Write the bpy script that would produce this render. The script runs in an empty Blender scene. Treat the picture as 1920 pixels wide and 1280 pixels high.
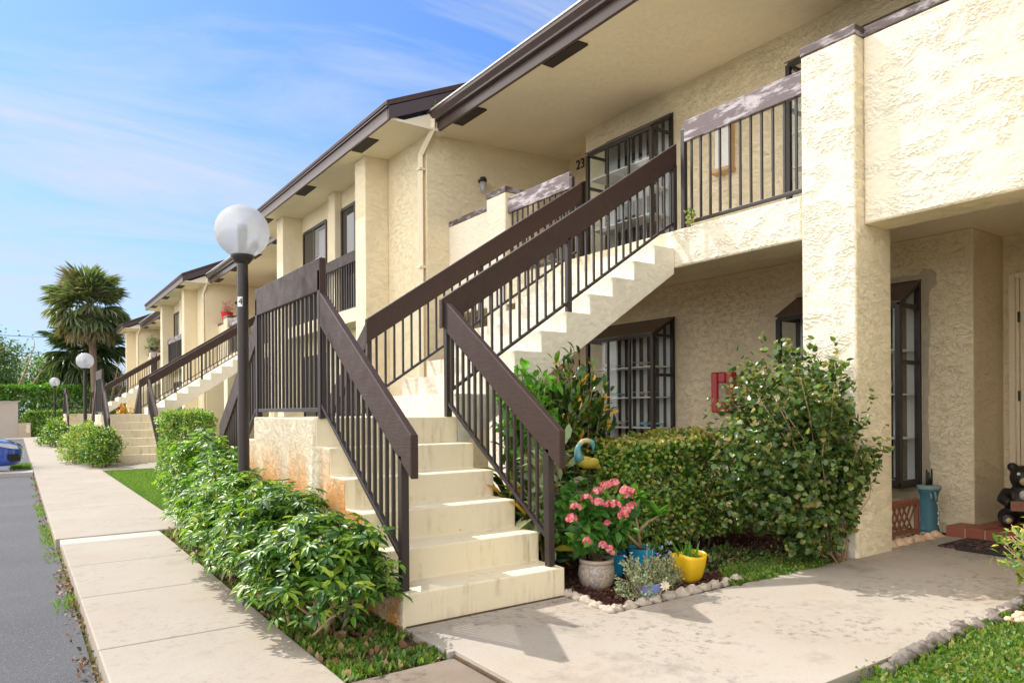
import bpy, bmesh, math, random
import numpy as np
from mathutils import Vector, Matrix, Euler, noise as mnoise
R = math.radians
rnd = random.Random(7)
rng = np.random.default_rng(11)
sc = bpy.context.scene
col = sc.collection

# ------------------------------------------------------------------ materials
def new_mat(name):
    m = bpy.data.materials.new(name); m.use_nodes = True
    nt = m.node_tree; nt.nodes.clear()
    out = nt.nodes.new('ShaderNodeOutputMaterial')
    return m, nt, out
def N(nt, t, **kw):
    n = nt.nodes.new(t)
    for k, v in kw.items():
        if k.startswith('i_'):
            n.inputs[k[2:].replace('_', ' ')].default_value = v
        else:
            setattr(n, k, v)
    return n
def pos(nt, scale=(1, 1, 1), loc=(0, 0, 0)):
    g = N(nt, 'ShaderNodeNewGeometry'); mp = N(nt, 'ShaderNodeMapping')
    mp.inputs['Scale'].default_value = scale; mp.inputs['Location'].default_value = loc
    nt.links.new(g.outputs['Position'], mp.inputs['Vector'])
    return mp.outputs['Vector']
def noise(nt, vec, scale, detail=4, rough=.55, dist=0):
    n = N(nt, 'ShaderNodeTexNoise')
    n.inputs['Scale'].default_value = scale; n.inputs['Detail'].default_value = detail
    n.inputs['Roughness'].default_value = rough; n.inputs['Distortion'].default_value = dist
    nt.links.new(vec, n.inputs['Vector'])
    return n.outputs['Fac']
def ramp(nt, fac, stops, interp='LINEAR'):
    r = N(nt, 'ShaderNodeValToRGB'); r.color_ramp.interpolation = interp
    e = r.color_ramp.elements
    while len(e) < len(stops): e.new(.5)
    for i, (p, c) in enumerate(stops):
        e[i].position = p
        e[i].color = (c, c, c, 1) if not hasattr(c, '__len__') else (*c, 1)
    nt.links.new(fac, r.inputs['Fac'])
    return r.outputs['Color']
def mixc(nt, fac, a, b, mode='MIX'):
    m = N(nt, 'ShaderNodeMix', data_type='RGBA', blend_type=mode)
    for sock, v in ((m.inputs['Factor'], fac), (m.inputs[6], a), (m.inputs[7], b)):
        if hasattr(v, 'links'): nt.links.new(v, sock)
        elif hasattr(v, '__len__'): sock.default_value = (*v, 1)
        else: sock.default_value = v
    return m.outputs[2]
def math_n(nt, op, a, b=0.0):
    m = N(nt, 'ShaderNodeMath', operation=op)
    for i, v in enumerate((a, b)):
        if hasattr(v, 'links'): nt.links.new(v, m.inputs[i])
        else: m.inputs[i].default_value = v
    return m.outputs[0]
def bsdf(nt, out, color, rough=.6, spec=.5, metal=0, bump=None, bdist=.01, bstr=1.0, coat=0):
    b = N(nt, 'ShaderNodeBsdfPrincipled')
    for k, v in (('Base Color', color), ('Roughness', rough), ('Specular IOR Level', spec), ('Metallic', metal), ('Coat Weight', coat)):
        if hasattr(v, 'links'): nt.links.new(v, b.inputs[k])
        elif hasattr(v, '__len__'): b.inputs[k].default_value = (*v, 1)
        else: b.inputs[k].default_value = v
    if bump is not None:
        bm_ = N(nt, 'ShaderNodeBump'); bm_.inputs['Distance'].default_value = bdist; bm_.inputs['Strength'].default_value = bstr
        nt.links.new(bump, bm_.inputs['Height']); nt.links.new(bm_.outputs['Normal'], b.inputs['Normal'])
    nt.links.new(b.outputs['BSDF'], out.inputs['Surface'])
    return b
def plain(name, color, rough=.6, spec=.5, metal=0, var=.12, vscale=30, bump=.002, coat=0):
    m, nt, out = new_mat(name)
    n = noise(nt, pos(nt), vscale, 5, .6)
    c = mixc(nt, n, [x * (1 - var) for x in color], [min(1, x * (1 + var)) for x in color])
    bsdf(nt, out, c, rough, spec, metal, n, bump, .6, coat)
    return m

def stucco(name, base, coarse=1.0, stain=0.0, depth=.007):
    """troweled stucco: terraced noise gives the lapped skip-trowel edges"""
    m, nt, out = new_mat(name)
    v = pos(nt, (1, 1, 2.3))
    n1 = noise(nt, v, 4.6 / coarse, 7, .60, .9)
    mask = ramp(nt, noise(nt, pos(nt, (1, 1, 1.5)), 6.0 / coarse, 3, .55), [(.36, .35), (.56, 1)])
    saw = ramp(nt, n1, [(0, 0), (.372, 0), (.405, .75), (.410, .0), (.462, .0), (.500, 1.0), (.505, .0), (.565, .0), (.598, .9), (.603, 0), (1, 0)])
    n2 = noise(nt, v, 13 / coarse, 5, .6, .8)
    saw2 = ramp(nt, n2, [(0, 0), (.450, 0), (.495, .42), (.503, 0), (1, 0)])
    mask2 = ramp(nt, noise(nt, pos(nt), 1.6, 3, .55), [(.42, .15), (.62, 1)])
    fine = noise(nt, v, 75, 3, .6)
    h = math_n(nt, 'ADD', math_n(nt, 'ADD', math_n(nt, 'MULTIPLY', saw, mask), math_n(nt, 'MULTIPLY', saw2, mask2)), math_n(nt, 'MULTIPLY', fine, .06))
    big = noise(nt, pos(nt), .9, 4, .6)
    c = mixc(nt, big, [x * .92 for x in base], [min(1, x * 1.05) for x in base])
    grime = ramp(nt, noise(nt, pos(nt, (1, 1, .35)), 2.2, 5, .65), [(.60, 0), (.85, .22)])
    c = mixc(nt, grime, c, (base[0] * .62, base[1] * .57, base[2] * .5))
    if stain:
        s = ramp(nt, noise(nt, pos(nt, (1, 1, .55)), 2.6, 5, .6), [(.40, 0), (.53, 1)])
        z = N(nt, 'ShaderNodeSeparateXYZ'); nt.links.new(pos(nt), z.inputs[0])
        low = ramp(nt, z.outputs['Z'], [(.62, 1), (1.14, .05)])
        c = mixc(nt, math_n(nt, 'MULTIPLY', math_n(nt, 'MULTIPLY', s, low), stain), c, (.74, .36, .12))
    bsdf(nt, out, c, .85, .25, 0, h, depth, 1.0)
    return m
WALLC = (.85, .745, .54)
M = {}
M['stucco_sunlit'] = plain('sunlit_stucco', (.765, .70, .57), .85, .25, 0, .06, 1.2, 0)  # same wall paint, less yellow: sunlight on the fronts put into the colour
M['stucco'] = stucco('stucco', WALLC, .62, 0, .0045)
M['stucco_fine'] = stucco('stucco_fine', (.85, .735, .515), .6, 0, .004)
M['stucco_soffit'] = stucco('stucco_soffit', (.87, .785, .61), .4, 0, .0012)
M['stair_paint'] = stucco('stair_paint', (.85, .79, .65), .35, 0, .0025)
M['stair_side'] = stucco('stair_side', (.82, .73, .55), .5, 1.0, .008)

def step_mat():
    m, nt, out = new_mat('step_paint')
    n = noise(nt, pos(nt), 3.0, 6, .65)
    c = mixc(nt, n, (.76, .655, .45), (.82, .735, .55))
    streak = ramp(nt, noise(nt, pos(nt, (9, 9, .9)), 2.2, 6, .65), [(.49, 0), (.70, .8)])
    patch = ramp(nt, noise(nt, pos(nt), 2.4, 5, .65), [(.43, 0), (.60, 1)])
    c = mixc(nt, math_n(nt, 'MULTIPLY', streak, patch), c, (.36, .26, .13))
    spots = ramp(nt, noise(nt, pos(nt), 26, 3, .6), [(.70, 0), (.78, .5)])
    c = mixc(nt, spots, c, (.3, .22, .12))
    bsdf(nt, out, c, .75, .3, 0, noise(nt, pos(nt), 45, 4, .6), .002, .7)
    return m
M['steps'] = step_mat()

def brown_wood(name, base, worn=0.0):
    m, nt, out = new_mat(name)
    n = noise(nt, pos(nt, (14, 2.0, 14)), 5, 5, .65, .4)
    c = mixc(nt, n, [x * .75 for x in base], [x * 1.3 for x in base])
    sp = ramp(nt, noise(nt, pos(nt), 38, 4, .7), [(.62, 0), (.75, .35)])
    c = mixc(nt, sp, c, (.15, .105, .095))
    if worn:
        w = ramp(nt, noise(nt, pos(nt, (1, .8, 3.0)), 4.5, 7, .72), [(.49, 0), (.58, worn)])
        c = mixc(nt, w, c, (.50, .46, .47))
    rr = ramp(nt, noise(nt, pos(nt), 9, 4, .6), [(.3, .45), (.7, .66)])
    bsdf(nt, out, c, rr, .35, 0, n, .004, .6)
    return m
M['board'] = brown_wood('brown_board', (.046, .0255, .021))
M['board_worn'] = brown_wood('weathered_brown_board', (.13, .098, .105), .8)
M['coping'] = brown_wood('brown_coping', (.085, .06, .06), .6)
M['metal'] = plain('dark_painted_steel', (.028, .020, .019), .45, .5, 0, .25, 60, .001)
M['gutter'] = plain('brown_gutter_metal', (.082, .055, .052), .35, .5, 0, .15, 12, .001)
M['fascia'] = plain('brown_fascia', (.13, .10, .10), .5, .5, 0, .2, 10, .001)
M['drip'] = plain('pale_drip_edge', (.62, .60, .58), .4)
M['shingle'] = plain('brown_shingle', (.085, .052, .048), .85, .3, 0, .4, 14, .01)
M['vent'] = plain('vent_screen', (.03, .022, .02), .7)
M['frame'] = plain('bronze_frame', (.022, .017, .015), .4)
M['downspout'] = plain('cream_downspout', (.78, .68, .49), .45)
M['cream_paint'] = plain('cream_door_paint', (.74, .65, .50), .5)
M['black'] = plain('black_metal', (.012, .012, .012), .4)
M['rubber'] = plain('black_rubber', (.02, .02, .021), .8)
M['white'] = plain('white_paint', (.8, .8, .78), .5)

def concrete(name, a, b, dark=.35, speck=.5):
    m, nt, out = new_mat(name)
    n = noise(nt, pos(nt), .8, 6, .62)
    c = mixc(nt, ramp(nt, n, [(.3, 0), (.7, 1)]), a, b)
    st = ramp(nt, noise(nt, pos(nt), 2.3, 7, .7), [(.55, 0), (.75, dark)])
    c = mixc(nt, st, c, [x * .5 for x in a])
    ml = math_n(nt, 'MULTIPLY', ramp(nt, noise(nt, pos(nt), 17, 6, .72), [(.52, 0), (.66, 1)]), ramp(nt, noise(nt, pos(nt), 1.3, 4, .6), [(.44, 0), (.58, speck)]))
    c = mixc(nt, ml, c, [x * .42 for x in a])
    pk = ramp(nt, noise(nt, pos(nt), 1.7, 3, .5), [(.5, 0), (.75, .35)])
    c = mixc(nt, pk, c, (a[0] * 1.08, a[1] * .93, a[2] * .8))
    sp = ramp(nt, noise(nt, pos(nt), 70, 3, .7), [(.64, 0), (.74, speck)])
    c = mixc(nt, sp, c, [x * .45 for x in a])
    bsdf(nt, out, c, .85, .25, 0, noise(nt, pos(nt), 55, 5, .7), .003, .8)
    return m
M['sidewalk'] = concrete('sidewalk_concrete', (.345, .295, .24), (.38, .345, .295), .45, .35)
M['walk'] = concrete('walkway_concrete', (.35, .305, .255), (.41, .37, .32), .75, .9)
M['strip'] = concrete('grey_concrete', (.42, .40, .37), (.48, .46, .42), .3)
M['mortar'] = plain('grey_mortar', (.46, .40, .32), .95, .2, 0, .3, 14, .01)
M['stained'] = concrete('stained_concrete', (.13, .10, .075), (.27, .22, .175), .95, 1.0)
def asphalt():
    m, nt, out = new_mat('asphalt')
    n = noise(nt, pos(nt), 1.1, 5, .6)
    c = mixc(nt, n, (.055, .056, .063), (.10, .101, .11))
    sp = ramp(nt, noise(nt, pos(nt), 85, 3, .7), [(.56, 0), (.68, .8)])
    c = mixc(nt, sp, c, (.20, .20, .21))
    dk = ramp(nt, noise(nt, pos(nt, loc=(7, 3, 0)), 60, 3, .7), [(.58, 0), (.68, .8)])
    c = mixc(nt, dk, c, (.03, .03, .034))
    p = ramp(nt, noise(nt, pos(nt, (.5, 1.4, 1)), .55, 3, .5), [(.58, 0), (.68, .3)])
    c = mixc(nt, p, c, (.15, .13, .115))
    bsdf(nt, out, c, .8, .35, 0, noise(nt, pos(nt), 140, 3, .7), .004, 1)
    return m
M['asphalt'] = asphalt()
M['soil'] = plain('soil', (.10, .07, .045), .95, .1, 0, .5, 18, .02)
M['mulch'] = plain('mulch', (.07, .03, .022), .95, .1, 0, .6, 40, .03)
M['grass_base'] = plain('lawn_soil', (.07, .11, .025), .95, .1, 0, .5, 9, .02)
M['stone'] = plain('edging_stone', (.44, .38, .31), .9, .2, 0, .35, 40, .012)
M['grey_stone'] = plain('grey_edging_stone', (.20, .175, .155), .9, .2, 0, .45, 45, .012)
M['pebble'] = plain('pebble', (.72, .50, .34), .7, .3, 0, .3, 20, .004)
M['bark'] = plain('bark', (.21, .15, .10), .9, .2, 0, .4, 40, .006)
M['palebark'] = plain('pale_stem', (.42, .30, .19), .8, .2, 0, .3, 60, .003)
M['palmtrunk'] = plain('palm_trunk', (.21, .155, .12), .95, .1, 0, .4, 12, .03)

def leaf_mat(name, cols, rough=.38, trans=.3, spec=.5, tcol=None):
    """cols = ramp stops over the random value of each leaf"""
    m, nt, out = new_mat(name)
    g = N(nt, 'ShaderNodeNewGeometry')
    c = ramp(nt, g.outputs['Random Per Island'], cols)
    c = mixc(nt, .35, c, mixc(nt, noise(nt, pos(nt), 3.5, 3, .6), (.25, .25, .25), (1.5, 1.5, 1.2)), 'MULTIPLY')
    b = bsdf(nt, out, c, rough, spec)
    t = N(nt, 'ShaderNodeBsdfTranslucent')
    nt.links.new(mixc(nt, 1.0, c, tcol or (1.6, 1.75, .7), 'MULTIPLY'), t.inputs['Color'])
    mx = N(nt, 'ShaderNodeMixShader'); mx.inputs[0].default_value = trans
    nt.links.new(b.outputs[0], mx.inputs[1]); nt.links.new(t.outputs[0], mx.inputs[2])
    nt.links.new(mx.outputs[0], out.inputs['Surface'])
    return m
M['lf_umbrella'] = leaf_mat('umbrella_leaf', [(0, (.018, .06, .012)), (.30, (.045, .125, .02)), (.58, (.11, .24, .03)), (.86, (.25, .38, .05)), (1, (.38, .42, .06))], .36, .35)
M['lf_umbrella_sunlit'] = leaf_mat('umbrella_sunlit_leaf', [(0, (.03, .09, .015)), (.3, (.07, .18, .025)), (.65, (.17, .32, .04)), (.92, (.32, .44, .055)), (1, (.45, .46, .07))], .36, .4)  # umbrella leaf brightened for the farther shrubs, sunlight put into its colour
M['lf_hedge'] = leaf_mat('hedge_leaf', [(0, (.024, .07, .014)), (.25, (.075, .185, .03)), (.6, (.18, .35, .055)), (1, (.40, .46, .09))], .28)

M['lf_hedge_tip'] = leaf_mat('hedge_new_leaf', [(0, (.10, .19, .035)), (.35, (.36, .32, .07)), (.6, (.46, .28, .15)), (.8, (.20, .26, .05)), (1, (.55, .42, .07))], .38)
M['lf_bush'] = leaf_mat('bush_leaf', [(0, (.024, .05, .015)), (.42, (.07, .14, .035)), (.78, (.18, .26, .07)), (1, (.38, .29, .13))], .28)
M['lf_croton'] = leaf_mat('croton_leaf', [(0, (.02, .05, .012)), (.5, (.045, .11, .02)), (.78, (.12, .22, .03)), (.9, (.5, .34, .03)), (1, (.6, .25, .03))], .3)
M['lf_bright'] = leaf_mat('bright_leaf', [(0, (.07, .22, .03)), (1, (.20, .46, .06))], .35)
M['lf_ixora'] = leaf_mat('ixora_leaf', [(0, (.04, .13, .025)), (.7, (.09, .25, .04)), (1, (.2, .4, .07))], .35)
M['lf_grey'] = leaf_mat('grey_green_leaf', [(0, (.16, .23, .14)), (.6, (.30, .38, .22)), (1, (.62, .64, .42))], .5, .2)
M['lf_var'] = leaf_mat('variegated_leaf', [(0, (.09, .22, .04)), (.45, (.17, .34, .06)), (.75, (.42, .46, .10)), (1, (.60, .52, .12))], .38)
M['lf_grass'] = leaf_mat('grass_blade', [(0, (.07, .17, .02)), (.6, (.14, .28, .03)), (1, (.28, .36, .07))], .5, .35)
M['lf_cover'] = leaf_mat('ground_cover_leaf', [(0, (.05, .13, .018)), (.6, (.13, .24, .035)), (.88, (.28, .35, .06)), (1, (.30, .18, .08))], .5, .3)
M['lf_litter'] = leaf_mat('dry_leaf', [(0, (.10, .05, .03)), (.5, (.24, .13, .07)), (1, (.42, .30, .18))], .8, .1)
M['lf_bed'] = leaf_mat('bark_chip', [(0, (.035, .015, .012)), (.6, (.10, .04, .03)), (1, (.20, .10, .07))], .85, .0)
M['lf_palm'] = leaf_mat('palm_leaf', [(0, (.10, .14, .07)), (.5, (.19, .24, .11)), (.85, (.32, .35, .18)), (1, (.38, .32, .18))], .4, .25)
M['lf_palm_dry'] = leaf_mat('dry_palm_leaf', [(0, (.20, .15, .08)), (.5, (.34, .26, .14)), (1, (.24, .25, .13))], .6, .2)
M['lf_palm_dark'] = leaf_mat('dark_palm_leaf', [(0, (.05, .085, .035)), (.7, (.10, .15, .06)), (1, (.18, .22, .09))], .4, .2)
M['lf_tree'] = leaf_mat('tree_leaf', [(0, (.05, .11, .03)), (.6, (.11, .20, .05)), (1, (.22, .30, .09))], .45, .25)
M['lf_farhedge'] = leaf_mat('far_hedge_leaf', [(0, (.05, .12, .025)), (.5, (.11, .22, .04)), (1, (.26, .40, .08))], .45, .25)
M['petal'] = leaf_mat('pink_petal', [(0, (.72, .09, .14)), (.5, (.84, .20, .25)), (1, (.90, .50, .50))], .5, .25, tcol=(1, .6, .6))
M['petal_blue'] = leaf_mat('blue_petal', [(0, (.25, .3, .75)), (1, (.45, .5, .9))], .5, .2, tcol=(1, 1, 1))
M['petal_pale'] = leaf_mat('pale_petal', [(0, (.8, .66, .5)), (1, (.85, .75, .62))], .5, .2, tcol=(1, 1, 1))
M['lf_orange'] = leaf_mat('orange_leaf', [(0, (.6, .2, .02)), (.5, (.7, .38, .04)), (1, (.3, .35, .05))], .4, .25, tcol=(1, 1, 1))

def glass_mat(name, tint=(.95, .97, .98), refl=.03, extra=.0):
    m, nt, out = new_mat(name)
    tr = N(nt, 'ShaderNodeBsdfTransparent'); tr.inputs['Color'].default_value = (*tint, 1)
    gl = N(nt, 'ShaderNodeBsdfGlossy'); gl.inputs['Roughness'].default_value = .03
    fr = N(nt, 'ShaderNodeLayerWeight'); fr.inputs['Blend'].default_value = .5
    fac = math_n(nt, 'ADD', math_n(nt, 'MULTIPLY', math_n(nt, 'POWER', fr.outputs['Facing'], 3.5), .55), refl)
    mx = N(nt, 'ShaderNodeMixShader'); nt.links.new(fac, mx.inputs[0])
    nt.links.new(tr.outputs[0], mx.inputs[1]); nt.links.new(gl.outputs[0], mx.inputs[2])
    nt.links.new(mx.outputs[0], out.inputs['Surface'])
    return m
M['glass'] = glass_mat('window_glass')
M['dark_glass'] = plain('dark_window', (.02, .022, .026), .06, .6, 0, .3, 3, 0)
M['blinds'] = plain('vertical_blinds', (.50, .50, .49), .7, .3, 0, .03, 5, 0)
M['interior'] = plain('dark_interior', (.05, .047, .043), .9, .2, 0, .1, 5, 0)
def globe_mat():
    m, nt, out = new_mat('frosted_globe')
    tr = N(nt, 'ShaderNodeBsdfTransparent'); tr.inputs['Color'].default_value = (.95, .97, 1, 1)
    df = N(nt, 'ShaderNodeBsdfDiffuse'); df.inputs['Color'].default_value = (.70, .71, .73, 1)
    tl = N(nt, 'ShaderNodeBsdfTranslucent'); tl.inputs['Color'].default_value = (.66, .67, .70, 1)
    gl = N(nt, 'ShaderNodeBsdfGlossy'); gl.inputs['Roughness'].default_value = .12
    lw = N(nt, 'ShaderNodeLayerWeight'); lw.inputs['Blend'].default_value = .35
    a = N(nt, 'ShaderNodeMixShader'); a.inputs[0].default_value = .55
    nt.links.new(df.outputs[0], a.inputs[1]); nt.links.new(tl.outputs[0], a.inputs[2])
    b = N(nt, 'ShaderNodeMixShader')
    nt.links.new(ramp(nt, lw.outputs['Facing'], [(0, .66), (.8, .95)]), b.inputs[0])
    nt.links.new(tr.outputs[0], b.inputs[1]); nt.links.new(a.outputs[0], b.inputs[2])
    c = N(nt, 'ShaderNodeMixShader'); c.inputs[0].default_value = .06
    nt.links.new(b.outputs[0], c.inputs[1]); nt.links.new(gl.outputs[0], c.inputs[2])
    nt.links.new(c.outputs[0], out.inputs['Surface'])
    return m
M['globe'] = globe_mat()
def brick_mat():
    m, nt, out = new_mat('terracotta_tile')
    n = noise(nt, pos(nt), 9, 5, .65)
    c = mixc(nt, n, (.20, .055, .035), (.34, .11, .07))
    bsdf(nt, out, c, .45, .5, 0, n, .003, .6)
    return m
M['tile'] = brick_mat()
M['grout'] = plain('tile_grout', (.45, .36, .28), .9)
def speckle(name, a, b, thr=.52, scale=70):
    m, nt, out = new_mat(name)
    big = noise(nt, pos(nt), 6, 3, .6)
    n = noise(nt, pos(nt), scale, 3, .7)
    f = ramp(nt, math_n(nt, 'ADD', n, math_n(nt, 'MULTIPLY', math_n(nt, 'SUBTRACT', big, .5), .5)), [(thr - .03, 0), (thr + .03, 1)])
    bsdf(nt, out, mixc(nt, f, a, b), .35, .5, 0, n, .001, .4)
    return m
M['crock'] = speckle('speckled_stoneware', (.62, .50, .36), (.34, .30, .30))
M['crock_rim'] = plain('stoneware_rim', (.47, .38, .29), .35)
M['yellow_glaze'] = plain('yellow_glaze', (.80, .50, .02), .25, .5, 0, .1, 9, .001)
M['blue_glaze'] = plain('blue_glaze', (.02, .24, .42), .25, .5, 0, .2, 9, .001)
M['violet_glaze'] = plain('violet_blue_glaze', (.16, .20, .48), .3, .5, 0, .2, 9, .001)
M['teal_paint'] = plain('teal_paint', (.05, .16, .22), .5, .5, 0, .25, 20, .002)
M['teal_worn'] = plain('worn_teal_rim', (.20, .30, .30), .6, .5, 0, .3, 30, .002)
M['shell'] = plain('shell', (.62, .55, .44), .5)
M['red'] = plain('red_paint', (.45, .012, .02), .35)
M['redpot'] = plain('red_pot', (.65, .02, .02), .4)
M['lattice_wood'] = plain('cedar_lattice', (.22, .085, .045), .75, .3, 0, .3, 20, .003)
M['bear_fur'] = plain('black_bear_resin', (.012, .011, .011), .4, .5, 0, .5, 90, .006)
M['muzzle'] = plain('tan_resin', (.55, .42, .24), .5)
M['signwood'] = plain('sign_wood', (.30, .15, .10), .6)
M['letter_red'] = plain('red_letter', (.45, .06, .04), .5)
M['pale_block'] = plain('pale_carving', (.55, .52, .47), .6)
M['bird_yellow'] = plain('bird_yellow', (.33, .27, .03), .4, .5, 0, .5, 25, .001)
M['bird_teal'] = plain('bird_teal', (.10, .29, .33), .4, .5, 0, .5, 25, .001)
M['bird_cream'] = plain('bird_cream', (.48, .40, .22), .4)
M['balsa'] = plain('balsa_wood', (.52, .45, .33), .7)
M['blue_toy'] = plain('blue_toy', (.12, .42, .62), .5)
M['lightwood'] = plain('light_wood', (.55, .36, .18), .6)
M['carpaint'] = plain('blue_car_paint', (.012, .07, .42), .22, .6, 0, .05, 3, 0, 1.0)
M['headlight'] = plain('headlight_lens', (.62, .66, .7), .1, .8, 0, .3, 30, .002)
M['chrome'] = plain('chrome', (.7, .7, .72), .15, .5, 1)
M['mat'] = None
def doormat():
    m, nt, out = new_mat('patterned_mat')
    n = noise(nt, pos(nt), 26, 3, .6, .6)
    c = ramp(nt, n, [(0, (.03, .028, .03)), (.48, (.045, .04, .045)), (.54, (.26, .13, .12)), (.62, (.06, .05, .05)), (.72, (.22, .20, .20))], 'CONSTANT')
    bsdf(nt, out, c, .95, .1, 0, n, .004)
    return m
M['mat'] = doormat()
M['wallfar'] = plain('painted_block_wall', (.50, .44, .38), .8, .3, 0, .08, 3, .002)
M['box_tan'] = plain('tan_box', (.52, .41, .29), .6)

# ------------------------------------------------------------------ mesh builder
class MB:
    def __init__(s): s.v = []; s.f = []; s.sm = []
    def add(s, verts, faces, smooth=False):
        b = len(s.v); s.v += [tuple(v) for v in verts]
        s.f += [tuple(i + b for i in f) for f in faces]; s.sm += [smooth] * len(faces)
        return s
    def box(s, x0, x1, y0, y1, z0, z1):
        if x0 > x1: x0, x1 = x1, x0
        if y0 > y1: y0, y1 = y1, y0
        if z0 > z1: z0, z1 = z1, z0
        return s.add([(x0, y0, z0), (x1, y0, z0), (x1, y1, z0), (x0, y1, z0), (x0, y0, z1), (x1, y0, z1), (x1, y1, z1), (x0, y1, z1)],
                     [(0, 3, 2, 1), (4, 5, 6, 7), (0, 1, 5, 4), (1, 2, 6, 5), (2, 3, 7, 6), (3, 0, 4, 7)])
    def prism(s, poly, axis, a, b):
        """poly in the two other axes (x,z for axis y; y,z for axis x; x,y for z), extruded a..b"""
        n = len(poly)
        area = sum(poly[i][0] * poly[(i + 1) % n][1] - poly[(i + 1) % n][0] * poly[i][1] for i in range(n))
        if area < 0: poly = poly[::-1]
        def P(p, t):
            return {'x': (t, p[0], p[1]), 'y': (p[0], t, p[1]), 'z': (p[0], p[1], t)}[axis]
        vs = [P(p, a) for p in poly] + [P(p, b) for p in poly]
        flip = (axis == 'y') ^ (a > b)
        fs = [tuple(range(n))[::-1], tuple(range(n, 2 * n))] + [(i, (i + 1) % n, n + (i + 1) % n, n + i) for i in range(n)]
        if flip: fs = [f[::-1] for f in fs]
        return s.add(vs, fs)
    def tube(s, path, rad, seg=8, cap=True, smooth=True):
        path = [Vector(p) for p in path]
        if not hasattr(rad, '__len__'): rad = [rad] * len(path)
        vs = []; fs = []; up = None
        for i, p in enumerate(path):
            d = (path[min(i + 1, len(path) - 1)] - path[max(i - 1, 0)]).normalized()
            if up is None:
                up = Vector((0, 0, 1)) if abs(d.z) < .9 else Vector((1, 0, 0))
            x = d.cross(up)
            if x.length < 1e-4: x = d.orthogonal()
            x.normalize(); y = x.cross(d).normalized(); up = y
            for k in range(seg):
                a = 2 * math.pi * k / seg
                vs.append(p + (x * math.cos(a) + y * math.sin(a)) * rad[i])
        n = len(path)
        for i in range(n - 1):
            for k in range(seg):
                k2 = (k + 1) % seg
                fs.append((i * seg + k, i * seg + k2, (i + 1) * seg + k2, (i + 1) * seg + k))
        if cap:
            fs.append(tuple(range(seg))[::-1]); fs.append(tuple((n - 1) * seg + k for k in range(seg)))
        return s.add(vs, fs, smooth)
    def lathe(s, prof, c=(0, 0, 0), seg=28, smooth=True):
        vs = []; fs = []
        for r, z in prof:
            for k in range(seg):
                a = 2 * math.pi * k / seg
                vs.append((c[0] + r * math.cos(a), c[1] + r * math.sin(a), c[2] + z))
        for i in range(len(prof) - 1):
            for k in range(seg):
                k2 = (k + 1) % seg
                fs.append((i * seg + k, i * seg + k2, (i + 1) * seg + k2, (i + 1) * seg + k))
        return s.add(vs, fs, smooth)
    def ball(s, c, r, seg=14, rings=8, sq=(1, 1, 1), jit=0, seed=0):
        vs = []; fs = []; q = random.Random(seed)
        off = Vector((q.random() * 50, q.random() * 50, q.random() * 50))
        for i in range(rings + 1):
            th = math.pi * i / rings
            for k in range(seg):
                a = 2 * math.pi * k / seg
                d = Vector((math.sin(th) * math.cos(a), math.sin(th) * math.sin(a), math.cos(th)))
                rr = r * (1 + (jit * mnoise.noise(d * 1.7 + off) if jit else 0))
                vs.append((c[0] + d.x * rr * sq[0], c[1] + d.y * rr * sq[1], c[2] + d.z * rr * sq[2]))
        for i in range(rings):
            for k in range(seg):
                k2 = (k + 1) % seg
                fs.append((i * seg + k, (i + 1) * seg + k, (i + 1) * seg + k2, i * seg + k2))
        return s.add(vs, fs, True)
    def build(s, name, mat, parent=None, bevel=0, kind=None):
        o3 = wloc(parent)
        me = bpy.data.meshes.new(name)
        me.from_pydata([(v[0] - o3[0], v[1] - o3[1], v[2] - o3[2]) for v in s.v], [], s.f)
        me.polygons.foreach_set('use_smooth', s.sm)
        if mat: me.materials.append(mat)
        me.update()
        return link(name, me, parent, bevel, kind)
WL = {}
def wloc(o): return WL.get(o.name, (0, 0, 0)) if o else (0, 0, 0)
def link(name, me, parent=None, bevel=0, kind=None):
    o = bpy.data.objects.new(name, me); col.objects.link(o)
    if parent: o.parent = parent; WL[o.name] = wloc(parent)
    if bevel:
        b = o.modifiers.new('Bevel', 'BEVEL'); b.width = bevel; b.segments = 2; b.limit_method = 'ANGLE'; b.angle_limit = R(40)
    if kind: o['kind'] = kind
    return o
def thing(name, loc, label, cat, group=None):
    o = bpy.data.objects.new(name, None); col.objects.link(o); o.empty_display_size = .1
    o.location = loc; WL[o.name] = tuple(loc)
    return tag(o, label, cat, group)
def tag(o, label, cat, group=None):
    o['label'] = label; o['category'] = cat
    if group: o['group'] = group
    return o
def copy_tree(o, parent=None):
    c = o.copy(); col.objects.link(c)
    if parent: c.parent = parent
    for ch in o.children: copy_tree(ch, c)
    return c
def mesh_np(name, verts, faces, mat, parent=None, smooth=True, kind=None):
    """faces: int array (n,k) all the same size"""
    o3 = np.array(wloc(parent))
    me = bpy.data.meshes.new(name); n = len(verts); k = faces.shape[1]; m = len(faces)
    me.vertices.add(n); me.vertices.foreach_set('co', (verts - o3).astype(np.float32).ravel())
    me.loops.add(m * k); me.loops.foreach_set('vertex_index', faces.astype(np.int32).ravel())
    me.polygons.add(m); me.polygons.foreach_set('loop_start', np.arange(0, m * k, k, dtype=np.int32))
    me.polygons.foreach_set('use_smooth', np.full(m, smooth))
    me.materials.append(mat); me.update(calc_edges=True); me.validate()
    return link(name, me, parent, 0, kind)
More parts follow.
